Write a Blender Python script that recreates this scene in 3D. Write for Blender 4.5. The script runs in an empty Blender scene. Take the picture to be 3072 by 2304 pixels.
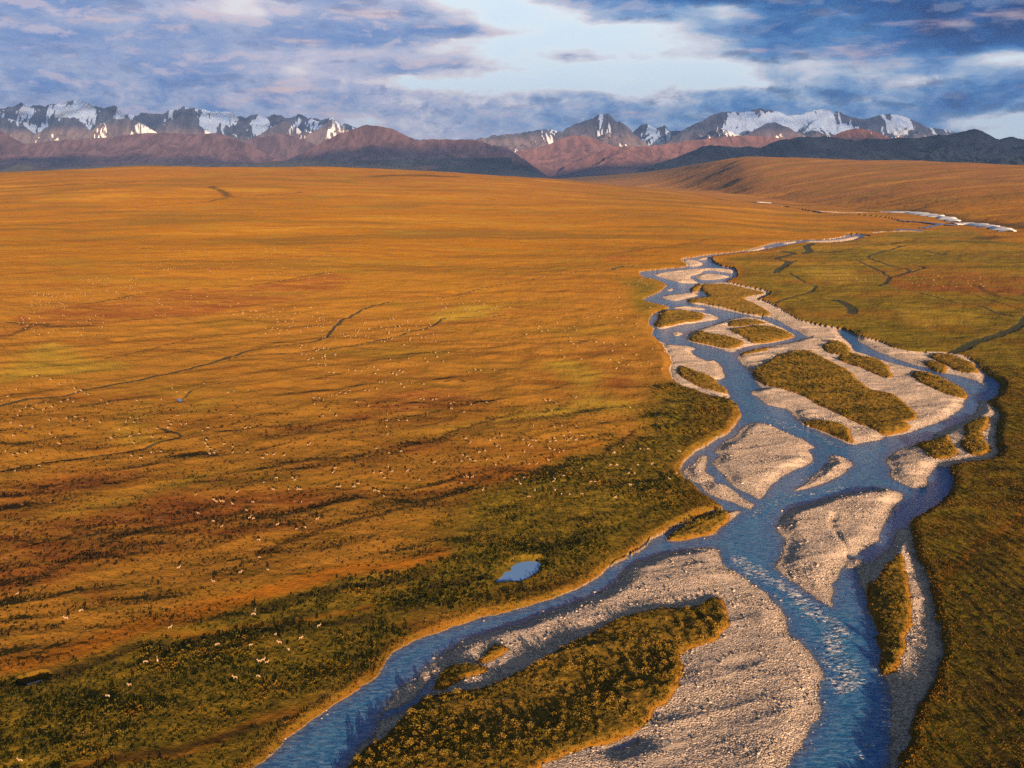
import bpy, math, random
import numpy as np
from mathutils import Vector

random.seed(7)
np.random.seed(7)
scene = bpy.context.scene
COL = scene.collection
R = math.radians

# ---------------------------------------------------------------- camera
CAM_H, PITCH, FPX = 150.0, R(12.0), 3014.0        # focal length in pixels of the 3072 px wide photo
cam_data = bpy.data.cameras.new("camera")
cam_data.sensor_width = 36.0
cam_data.lens = FPX / 3072.0 * 36.0
cam_data.clip_start = 1.0
cam_data.clip_end = 150000.0
cam = bpy.data.objects.new("camera", cam_data)
cam.location = (0, 0, CAM_H)
cam.rotation_euler = (R(90) - PITCH, 0, 0)
COL.objects.link(cam)
scene.camera = cam

# ---------------------------------------------------------------- exposure, sun, sky
EXPOSURE = 1.55
vs = scene.view_settings
scene.display_settings.display_device = 'sRGB'
vs.view_transform = 'Standard'
vs.look = 'None'
vs.gamma = 1.0
vs.exposure = EXPOSURE
vs.use_curve_mapping = False
scene.cycles.max_bounces = 5
scene.cycles.diffuse_bounces = 2
scene.cycles.glossy_bounces = 2
scene.cycles.transmission_bounces = 2
scene.cycles.volume_bounces = 0
scene.cycles.transparent_max_bounces = 6
scene.cycles.use_adaptive_sampling = True
scene.cycles.adaptive_threshold = 0.008
scene.cycles.use_denoising = False

SUN_EL, SUN_AZ = R(7.0), R(15.3)                  # behind the camera, a little to its right
sun_dir = Vector((math.sin(SUN_AZ) * math.cos(SUN_EL), -math.cos(SUN_AZ) * math.cos(SUN_EL), math.sin(SUN_EL)))
sd = bpy.data.lights.new("sun", 'SUN')
sd.energy = 5.0
sd.angle = R(0.5)
sd.color = (1.0, 0.62, 0.34)
sun = bpy.data.objects.new("sun", sd)
sun.rotation_euler = sun_dir.to_track_quat('Z', 'Y').to_euler()
COL.objects.link(sun)


def s2l(c):
    return tuple((v / 12.92 if v <= 0.04045 else ((v + 0.055) / 1.055) ** 2.4) for v in c)


class NT:
    """small helper to wire shader nodes"""
    def __init__(self, tree):
        self.t = tree
        self.n = tree.nodes
        self.l = tree.links

    def new(self, typ, **kw):
        nd = self.n.new(typ)
        for k, v in kw.items():
            setattr(nd, k, v)
        return nd

    def put(self, sock, val):
        if isinstance(val, bpy.types.NodeSocket):
            self.l.new(val, sock)
        elif val is not None:
            if isinstance(val, (tuple, list)) and len(val) == 3 and len(sock.default_value) == 4:
                val = (*val, 1.0)
            sock.default_value = val

    def math(self, op, a, b=None, c=None, clamp=False):
        nd = self.new('ShaderNodeMath', operation=op, use_clamp=clamp)
        self.put(nd.inputs[0], a)
        if b is not None:
            self.put(nd.inputs[1], b)
        if c is not None:
            self.put(nd.inputs[2], c)
        return nd.outputs[0]

    def vmath(self, op, a, b=None):
        nd = self.new('ShaderNodeVectorMath', operation=op)
        self.put(nd.inputs[0], a)
        if b is not None:
            self.put(nd.inputs[1], b)
        return nd.outputs[0]

    def smooth(self, v, a, b, lo=0.0, hi=1.0):
        nd = self.new('ShaderNodeMapRange', interpolation_type='SMOOTHSTEP')
        self.put(nd.inputs['Value'], v)
        nd.inputs['From Min'].default_value = a
        nd.inputs['From Max'].default_value = b
        nd.inputs['To Min'].default_value = lo
        nd.inputs['To Max'].default_value = hi
        return nd.outputs[0]

    def mix(self, f, a, b, mode='MIX'):
        nd = self.new('ShaderNodeMix', data_type='RGBA', blend_type=mode)
        self.put(nd.inputs[0], f)
        self.put(nd.inputs[6], a)
        self.put(nd.inputs[7], b)
        return nd.outputs[2]

    def noise(self, vec, scale, detail=3.0, rough=0.55, dist=0.0, lac=2.0, dims='3D'):
        nd = self.new('ShaderNodeTexNoise', noise_dimensions=dims)
        if vec is not None:
            self.put(nd.inputs['Vector'], vec)
        nd.inputs['Scale'].default_value = scale
        nd.inputs['Detail'].default_value = detail
        nd.inputs['Roughness'].default_value = rough
        nd.inputs['Distortion'].default_value = dist
        nd.inputs['Lacunarity'].default_value = lac
        return nd

    def ramp(self, f, stops, interp='LINEAR'):
        nd = self.new('ShaderNodeValToRGB')
        cr = nd.color_ramp
        cr.interpolation = interp
        while len(cr.elements) < len(stops):
            cr.elements.new(0.5)
        for e, (p, c) in zip(cr.elements, stops):
            e.position = p
            e.color = (*c, 1.0) if len(c) == 3 else c
        self.put(nd.inputs[0], f)
        return nd.outputs[0]

    def attr(self, name):
        nd = self.new('ShaderNodeAttribute', attribute_name=name)
        return nd.outputs['Fac']

    def mapping(self, vec, scale=(1, 1, 1), rot=(0, 0, 0)):
        nd = self.new('ShaderNodeMapping')
        self.put(nd.inputs['Vector'], vec)
        nd.inputs['Scale'].default_value = scale
        nd.inputs['Rotation'].default_value = rot
        return nd.outputs[0]


def ray(px, py):
    """direction through a pixel of the 3072 x 2304 photograph"""
    dx, dy = (px - 1536.0) / FPX, (1152.0 - py) / FPX
    c, s = math.cos(PITCH), math.sin(PITCH)
    return np.array([dx, c + dy * s, -s + dy * c])


U = 3072.0 / 2212.0


def el_of(yu):
    d = ray(1536, yu * U)
    return math.atan2(d[2], d[1])


world = bpy.data.worlds.new("World")
scene.world = world
world.use_nodes = True
W = NT(world.node_tree)
for nd in list(W.n):
    W.n.remove(nd)
KW = 2.0 ** -EXPOSURE
tc = W.new('ShaderNodeTexCoord')
sep = W.new('ShaderNodeSeparateXYZ')
W.l.new(tc.outputs['Generated'], sep.inputs[0])
az = W.math('ARCTAN2', sep.outputs[0], sep.outputs[1])
el = W.math('ARCSINE', sep.outputs[2])
comb = W.new('ShaderNodeCombineXYZ')
W.put(comb.inputs[0], az)
W.put(comb.inputs[1], W.math('MULTIPLY', el, 4.0))
ae = comb.outputs[0]
wn1 = W.noise(ae, 5.5, 5.0, 0.6)
wn2 = W.noise(W.mapping(ae, (1, 1, 1), (0.3, 0.4, 1.0)), 16.0, 5.0, 0.6)
sx = W.new('ShaderNodeSeparateColor'); W.l.new(wn1.outputs['Color'], sx.inputs[0])
sy = W.new('ShaderNodeSeparateColor'); W.l.new(wn2.outputs['Color'], sy.inputs[0])


def add_warp(v, s1, a1, s2, a2):
    t = W.math('ADD', v, W.math('MULTIPLY', W.math('SUBTRACT', s1, 0.5), a1))
    return W.math('ADD', t, W.math('MULTIPLY', W.math('SUBTRACT', s2, 0.5), a2))


azw = add_warp(az, sx.outputs[0], 0.09, sy.outputs[0], 0.04)
elw = add_warp(el, sx.outputs[1], 0.026, sy.outputs[1], 0.012)
rows = [
    (0,   [.72, .85, .80, .72, .60, .35, .65, .60, .45, .15, .15, .55, .80, .88, .90, .85, .85, .90, .90, .95, 1.0]),
    (30,  [.72, .80, .80, .65, .45, .40, .50, .66, .62, .35, .05, .20, .62, .55, .40, .80, .75, .85, .88, .92, 1.0]),
    (60,  [.60, .62, .62, .65, .60, .55, .65, .72, .74, .70, .25, .03, .05, .25, .70, .80, .80, .85, .90, .92, 1.0]),
    (90,  [.62, .65, .68, .70, .65, .65, .70, .76, .74, .35, .03, .02, .03, .20, .38, .75, .75, .80, .95, .92, .95]),
    (120, [.65, .68, .62, .68, .60, .65, .50, .42, .48, .25, .05, .50, .15, .35, .38, .60, .65, .82, .92, .92, 1.0]),
    (150, [.65, .60, .62, .68, .65, .55, .38, .55, .60, .48, .25, .03, .02, .08, .05, .40, .35, .50, .75, .30, .20]),
    (180, [.65, .65, .70, .65, .66, .60, .48, .52, .10, .15, .08, .02, .02, .05, .03, .40, .48, .50, .38, .55, .80]),
    (210, [.62, .65, .65, .60, .58, .62, .55, .58, .38, .38, .40, .52, .28, .45, .58, .62, .63, .55, .60, .66, .62]),
    (240, [.55, .60, .65, .63, .62, .60, .58, .60, .48, .48, .50, .60, .60, .60, .65, .60, .60, .63, .72, .78, .72]),
    (275, [.48, .50, .50, .55, .58, .52, .48, .12, .46, .52, .50, .60, .55, .50, .55, .55, .55, .60, .58, .15, .08]),
    (340, [.45, .45, .45, .48, .50, .45, .42, .20, .42, .45, .45, .50, .50, .45, .50, .50, .50, .50, .45, .10, .06]),
]
A0, A1 = -0.72, 0.72
azn = W.math('DIVIDE', W.math('SUBTRACT', azw, A0), A1 - A0, clamp=True)
prev, prev_el = None, None
for yu, vals in reversed(rows):                   # from the horizon upwards
    stops = []
    for i, v in enumerate(vals):
        a = math.atan2((i * 110.6 - 1106) / 2170.0, 1.0)
        stops.append(((a - A0) / (A1 - A0), (v, v, v)))
    cur = W.ramp(azn, stops, 'LINEAR')
    e = el_of(yu)
    if prev is None:
        prev = cur
    else:
        prev = W.mix(W.smooth(elw, prev_el, e), prev, cur)
    prev_el = e
high = W.noise(W.mapping(ae, (1, 0.55, 1)), 2.6, 4.0, 0.55)
hi_cov = W.math('ADD', W.math('MULTIPLY', high.outputs['Fac'], 0.5), 0.70)
prev = W.mix(W.smooth(elw, el_of(0), el_of(0) + R(7)), prev, hi_cov)
lo = W.new('ShaderNodeCombineXYZ')                    # less stretched coordinates for the billows
W.put(lo.inputs[0], az)
W.put(lo.inputs[1], W.math('MULTIPLY', el, 2.5))
bw_vec = lo.outputs[0]
det = W.noise(bw_vec, 15.0, 7.0, 0.56, 0.25)
det_up = W.noise(W.vmath('ADD', bw_vec, (0.0, 0.018, 0.0)), 15.0, 7.0, 0.56, 0.25)
det2 = W.noise(bw_vec, 36.0, 6.0, 0.58, 0.3)
cov0 = W.math('ADD', prev, W.math('MULTIPLY', W.math('SUBTRACT', det.outputs['Fac'], 0.5), 0.66))
puff = W.new('ShaderNodeCombineXYZ')
W.put(puff.inputs[0], az)
W.put(puff.inputs[1], W.math('MULTIPLY', el, 1.7))
det3 = W.noise(puff.outputs[0], 38.0, 6.0, 0.62, 0.4)
pa = W.smooth(el, R(5.8), R(4.0), 0.0, 0.8)
cov0 = W.math('ADD', cov0, W.math('MULTIPLY', W.math('SUBTRACT', det3.outputs['Fac'], 0.5), pa))
cov = W.math('ADD', cov0, W.math('MULTIPLY', W.math('SUBTRACT', det2.outputs['Fac'], 0.5), 0.26), clamp=True)


def wl(c):
    return tuple(v * KW * 1.12 for v in s2l(c))


left = W.ramp(cov, [(0.0, wl((.86, .93, .98))), (.20, wl((.89, .94, .97))), (.33, wl((.90, .86, .87))), (.45, wl((.77, .76, .84))),
                    (.58, wl((.64, .68, .80))), (.70, wl((.50, .59, .77))), (.84, wl((.37, .51, .74))), (.97, wl((.24, .40, .67)))])
right = W.ramp(cov, [(0.0, wl((.87, .93, .97))), (.20, wl((.90, .94, .96))), (.33, wl((.84, .84, .88))), (.45, wl((.67, .74, .83))),
                     (.58, wl((.47, .61, .78))), (.70, wl((.30, .50, .72))), (.84, wl((.13, .36, .62))), (.97, wl((.02, .21, .45)))])
cloud = W.mix(W.math('MAXIMUM', W.smooth(az, R(-12), R(12)), W.smooth(el, R(11), R(20))), left, right)
# warm light on scattered cloud tops
pk = W.noise(W.mapping(ae, (1, 1.3, 1), (0, 0, -0.1)), 9.0, 5.0, 0.6)
pkf = W.math('MULTIPLY', W.smooth(pk.outputs['Fac'], .53, .70), W.math('MULTIPLY', W.smooth(cov, .3, .5), W.smooth(el, R(13), R(6))))
cloud = W.mix(W.math('MULTIPLY', pkf, W.smooth(az, R(16), R(2), .45, .8)), cloud, wl((.93, .79, .75)))
# cloud tops catch the low light, bases stay slate
vol = W.math('MULTIPLY', W.math('SUBTRACT', det.outputs['Fac'], det_up.outputs['Fac']), W.smooth(cov, .25, .5))
cloud = W.mix(W.math('MULTIPLY', W.smooth(vol, .015, .13), W.smooth(az, R(14), R(-2), .22, .55)), cloud, W.mix(W.smooth(az, R(14), R(0)), wl((.72, .76, .84)), wl((.88, .80, .82))))
cloud = W.mix(W.smooth(vol, -.015, -.13, 0.0, .5), cloud, W.mix(W.smooth(az, R(14), R(-4)), wl((.07, .24, .46)), wl((.33, .44, .65))))
cloud = W.mix(W.smooth(el, R(11), R(24), 0.0, .55), cloud, wl((.02, .10, .22)))   # unseen sky overhead darkened to lower the fill light
sky = W.new('ShaderNodeTexSky', sky_type='NISHITA')
sky.sun_disc = False
sky.sun_elevation = SUN_EL
sky.sun_rotation = math.pi - SUN_AZ
sky.air_density = 1.2
bg_sky = W.new('ShaderNodeBackground')
W.l.new(sky.outputs[0], bg_sky.inputs[0])
bg_sky.inputs[1].default_value = 0.06
bg_cl = W.new('ShaderNodeBackground')
W.put(bg_cl.inputs[0], cloud)
bg_cl.inputs[1].default_value = 1.0
mixw = W.new('ShaderNodeMixShader')
# clouds cover the half of the sky the photograph shows, thinning towards the sun
cosaz = W.math('COSINE', az)
W.put(mixw.inputs[0], W.smooth(cosaz, -0.75, 0.1))
W.l.new(bg_sky.outputs[0], mixw.inputs[1])
W.l.new(bg_cl.outputs[0], mixw.inputs[2])
outw = W.new('ShaderNodeOutputWorld')
W.l.new(mixw.outputs[0], outw.inputs[0])


# ---------------------------------------------------------------- numeric helpers
def hash2(ix, iy, seed):
    h = (ix.astype(np.int64) * 374761393 + iy.astype(np.int64) * 668265263 + seed * 974634777) & 0xFFFFFFFF
    h = ((h ^ (h >> 13)) * 1274126177) & 0xFFFFFFFF
    h = h ^ (h >> 16)
    return (h & 0xFFFF).astype(np.float32) / 65535.0


def vnoise(x, y, seed=0):
    x0, y0 = np.floor(x), np.floor(y)
    fx, fy = (x - x0).astype(np.float32), (y - y0).astype(np.float32)
    fx = fx * fx * fx * (fx * (fx * 6 - 15) + 10)
    fy = fy * fy * fy * (fy * (fy * 6 - 15) + 10)
    a, b = hash2(x0, y0, seed), hash2(x0 + 1, y0, seed)
    c, d = hash2(x0, y0 + 1, seed), hash2(x0 + 1, y0 + 1, seed)
    return (a + (b - a) * fx) * (1 - fy) + (c + (d - c) * fx) * fy - 0.5


def fbm(x, y, octv=4, seed=0, gain=0.5):
    s, a = 0.0, 1.0
    for i in range(octv):
        s = s + a * vnoise(x * 2.03 ** i + 17.3 * i, y * 2.03 ** i - 9.1 * i, seed + i)
        a *= gain
    return s


def ridged(x, y, octv=5, seed=0, gain=0.55):
    s, a, t = 0.0, 1.0, 0.0
    for i in range(octv):
        n = 1.0 - np.abs(vnoise(x * 2.07 ** i + 11.7 * i, y * 2.07 ** i + 5.3 * i, seed + i)) * 2.6
        s = s + a * np.clip(n, -0.3, 1)
        t += a
        a *= gain
    return s / t


def sstep(x, a, b):
    t = np.clip((x - a) / (b - a), 0, 1)
    return t * t * (3 - 2 * t)


def catmull(pts, sub=3, closed=True):
    p = np.asarray(pts, float)
    n = len(p)
    out = []
    for i in range(n if closed else n - 1):
        if closed:
            a, b, c, d = p[(i - 1) % n], p[i], p[(i + 1) % n], p[(i + 2) % n]
        else:
            a, b, c, d = p[max(i - 1, 0)], p[i], p[i + 1], p[min(i + 2, n - 1)]
        for k in range(sub):
            t = k / sub
            out.append(0.5 * (2 * b + (c - a) * t + (2 * a - 5 * b + 4 * c - d) * t * t + (3 * b - a - 3 * c + d) * t ** 3))
    if not closed:
        out.append(p[-1])
    return np.array(out)


# ---------------------------------------------------------------- the lie of the land
def elev_z(xu, yu, dist):
    d = ray(xu * U, yu * U)
    return CAM_H + dist * d[2] / d[1]


def uu(xu):
    d = ray(xu * U, 700)
    return (xu - 1106) / 2170.0


_lh = [(-700, 385, 4600), (0, 375, 4600), (150, 366, 4600), (300, 361, 4600), (550, 360, 4600), (830, 367, 4600), (1000, 377, 4600),
       (1200, 389.5, 4600), (1300, 401, 4450), (1450, 421, 4100), (1550, 440, 3800), (1650, 457, 3500), (1760, 474, 3400), (1860, 492, 3300), (2600, 500, 3300)]
LH_U = np.array([uu(a[0]) for a in _lh])
LH_Z = np.array([max(elev_z(*a), 0.0) for a in _lh]); LH_Z[-2:] = 0
LH_D = np.array([a[2] for a in _lh], float)
_rh = [(1100, 395, 15000, 11000), (1230, 384, 14000, 10300), (1400, 371, 12000, 8600), (1500, 353, 10500, 6900), (1600, 337.5, 9000, 5600),
       (1750, 341, 8200, 4500), (1900, 346, 7400, 3700), (2050, 351, 6800, 3080), (2212, 357.5, 6200, 2640), (2700, 372, 5600, 2250), (3200, 380, 5400, 2100)]
RH_U = np.array([uu(a[0]) for a in _rh])
RH_Z = np.array([max(elev_z(a[0], a[1], a[2]), 0.0) for a in _rh])
RH_D = np.array([a[2] for a in _rh], float)
RH_B = np.array([a[3] for a in _rh], float)


def smooth_table(xs, ys, n=600, w=14):
    g = np.linspace(xs[0], xs[-1], n)
    v = np.interp(g, xs, ys)
    k = np.exp(-0.5 * (np.arange(-3 * w, 3 * w + 1) / w) ** 2)
    k /= k.sum()
    vp = np.pad(v, 3 * w, mode='edge')
    return g, np.convolve(vp, k, 'valid')


LZ, LD = smooth_table(LH_U, LH_Z, 600, 8), smooth_table(LH_U, LH_D)
RZ, RD, RB = smooth_table(RH_U, RH_Z, 600, 8), smooth_table(RH_U, RH_D), smooth_table(RH_U, RH_B, 600, 8)
PQ = smooth_table(np.array([0, .25, .36, .48, .63, .8, .93, 1.0, 1.1, 1.4, 1.8, 2.4, 6.0]),
                  np.array([0, .005, .03, .10, .27, .62, .94, 1.0, .99, .7, .3, .02, 0]), 2400, 9)
SQ = smooth_table(np.array([0, .0001, .12, .3, .6, .85, 1.0, 1.15, 1.6, 2.5, 6.0]),
                  np.array([0, 0, .10, .30, .66, .93, 1.0, .98, .6, .1, 0]), 2400, 9)


def base_z(x, y):
    u = x / np.maximum(y, 1.0)
    z = np.interp(u, *LZ) * np.interp(y / np.interp(u, *LD), *PQ)
    b, c = np.interp(u, *RB), np.interp(u, *RD)
    z2 = np.interp(u, *RZ) * np.interp((y - b) / (c - b), *SQ)
    return np.where(y > 50, np.maximum(z, z2) + 0.0, 0.0)


MARCH = np.geomspace(150, 16000, 5000)


def unproject(px, py, follow=True):
    """a pixel of the photo to the point of the land it shows"""
    d = ray(px, py)
    if not follow:
        t = CAM_H / -min(d[2], -1e-4)
        return d[0] * t, d[1] * t, 0.0
    zz = CAM_H + MARCH * d[2]
    hit = np.nonzero(zz <= base_z(d[0] * MARCH, d[1] * MARCH))[0]
    t = MARCH[hit[0]] if len(hit) else MARCH[-1]
    return d[0] * t, d[1] * t, CAM_H + t * d[2]


KC = 768.0 / 2212.0
CROPS = {'A': (1800, 700, KC), 'B': (2304, 800, KC), 'C': (1800, 1200, KC), 'D': (2304, 1250, KC), 'E': (1200, 1600, KC),
         'F': (700, 1728, KC), 'G': (1700, 1728, KC), 'H': (2304, 1728, KC), 'I': (2048, 560, 1024 / 2212.0), 'U': (0, 0, U),
         'L': (0, 1650, 1000 / 2212.0), 'M': (560, 1350, 400 / 2212.0), 'N': (0, 1100, 900 / 2212.0), 'O': (900, 900, 1000 / 2212.0),
         'P': (700, 1500, 1300 / 2212.0), 'Q': (0, 550, 1000 / 2212.0)}


def trace(*items):
    """trace('A', (x,y), (x,y), 'B', ...) -> photo pixels"""
    out, cur = [], None
    for it in items:
        if isinstance(it, str):
            cur = CROPS[it]
        else:
            out.append((cur[0] + it[0] * cur[2], cur[1] + it[1] * cur[2]))
    return out


def ground_pts(px, flat=True, closed=True, sub=3):
    c = catmull(px, sub, closed)
    return np.array([unproject(a, b, not flat)[:2] for a, b in c])


def seg_distance(x, y, pts, closed):
    """unsigned distance and inside flag"""
    d2 = np.full(x.shape, 1e12, np.float32)
    ins = np.zeros(x.shape, bool)
    n = len(pts)
    for i in range(n if closed else n - 1):
        ax, ay = pts[i]
        bx, by = pts[(i + 1) % n]
        ex, ey = bx - ax, by - ay
        L = ex * ex + ey * ey + 1e-9
        t = np.clip(((x - ax) * ex + (y - ay) * ey) / L, 0, 1)
        dx, dy = x - (ax + ex * t), y - (ay + ey * t)
        np.minimum(d2, dx * dx + dy * dy, out=d2)
        if closed and ay != by:
            c = ((ay > y) != (by > y)) & (x < (bx - ax) * (y - ay) / (by - ay) + ax)
            ins ^= c
    return np.sqrt(d2), ins


def signed(x, y, pts, far, margin):
    """signed distance to a closed outline, positive inside; -far beyond the margin"""
    lo, hi = pts.min(0) - margin, pts.max(0) + margin
    m = (x > lo[0]) & (x < hi[0]) & (y > lo[1]) & (y < hi[1])
    out = np.full(x.shape, -far, np.float32)
    if m.any():
        d, i = seg_distance(x[m], y[m], pts, True)
        out[m] = np.maximum(np.where(i, d, -d), -far)
    return out


def line_dist(x, y, pts, far):
    lo, hi = pts.min(0) - far, pts.max(0) + far
    m = (x > lo[0]) & (x < hi[0]) & (y > lo[1]) & (y < hi[1])
    out = np.full(x.shape, far, np.float32)
    if m.any():
        d, _ = seg_distance(x[m], y[m], pts, False)
        out[m] = np.minimum(d, far)
    return out


# ---------------------------------------------------------------- outlines traced on the ground
FLOOD = trace('I', (1180, 318), 'A', (2212, 8), (2000, 48), (1850, 56), (1700, 62), (1500, 85), (1400, 115), (1260, 150), (1100, 172), (950, 185), (800, 210),
              (700, 226), (715, 255), (755, 285), (690, 298), (580, 306), (450, 322), (348, 332), (338, 352), (380, 385), (480, 405), (545, 428), (572, 455), (540, 490), (470, 530),
              (372, 572), (450, 600), (540, 625), (600, 640), (540, 668), (470, 690), (420, 745), (430, 790), (470, 825), (445, 865),
              (470, 905), (530, 950), (560, 1010), (605, 1080), (622, 1130), (600, 1180), (600, 1240), (650, 1300), (720, 1340), (860, 1385), (1000, 1435), (1100, 1442), (1190, 1500), (1210, 1560),
              'C', (1190, 180), (1120, 270), (1000, 350), (820, 450), (740, 540), (705, 600), (730, 690), (840, 790), (940, 860), (1010, 910), (1068, 945),
              (1000, 968), (900, 1005), (700, 1080), (560, 1150), (440, 1215), (420, 1250), (330, 1300), (200, 1380), (60, 1450),
              'E', (2170, 60), (2120, 120), (2000, 190), (1850, 250), (1700, 370), (1600, 440), (1450, 510), (1250, 580), (1080, 635), (900, 680),
              (700, 725), (520, 780), (330, 850), (150, 930), 'F', (1440, 630), (1330, 710), (1260, 790), (1220, 850), (1150, 920), (1040, 1000),
              (920, 1080), (820, 1150), (700, 1235), (560, 1330), (480, 1390), (380, 1470), (290, 1560), (190, 1640), (90, 1760), (-150, 2100),
              'H', (900, 2100), (1050, 1760), (1180, 1520), (1240, 1350), (1330, 1130), (1430, 950), (1500, 800), (1520, 680), (1490, 550), (1450, 400), (1430, 300),
              (1400, 180), (1385, 60), 'D', (1360, 1377), (1310, 1250), (1270, 1120), (1240, 1000), (1240, 930), (1290, 870), (1420, 810), (1540, 720),
              (1600, 630), (1600, 540), (1570, 470), (1600, 430), (1750, 405), (1900, 388), (1970, 365), (1990, 325), (1985, 250), (1965, 200), (1975, 120),
              'B', (2000, 1296), (1960, 1240), (1900, 1190), (1960, 1140), (2000, 1090), (2005, 1030), (1950, 970), (1850, 910), (1820, 860), (1740, 800),
              (1620, 765), (1480, 750), (1250, 745), (1100, 715), (980, 660), (860, 630), (770, 605), (700, 560), (620, 540), (500, 520), (350, 490), (250, 460), (150, 400),
              'A', (1500, 620), (1400, 585), (1385, 570), (1470, 530), (1440, 505), (1300, 475), (1150, 440), (1095, 425), (1110, 408), (1180, 378),
              (1180, 330), (1150, 300), (1050, 285), (1000, 260), (960, 225), (1000, 205), (1100, 190), (1250, 170), (1400, 155), (1500, 132), (1600, 112), (1750, 85), (2000, 85), (2212, 58))
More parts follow.
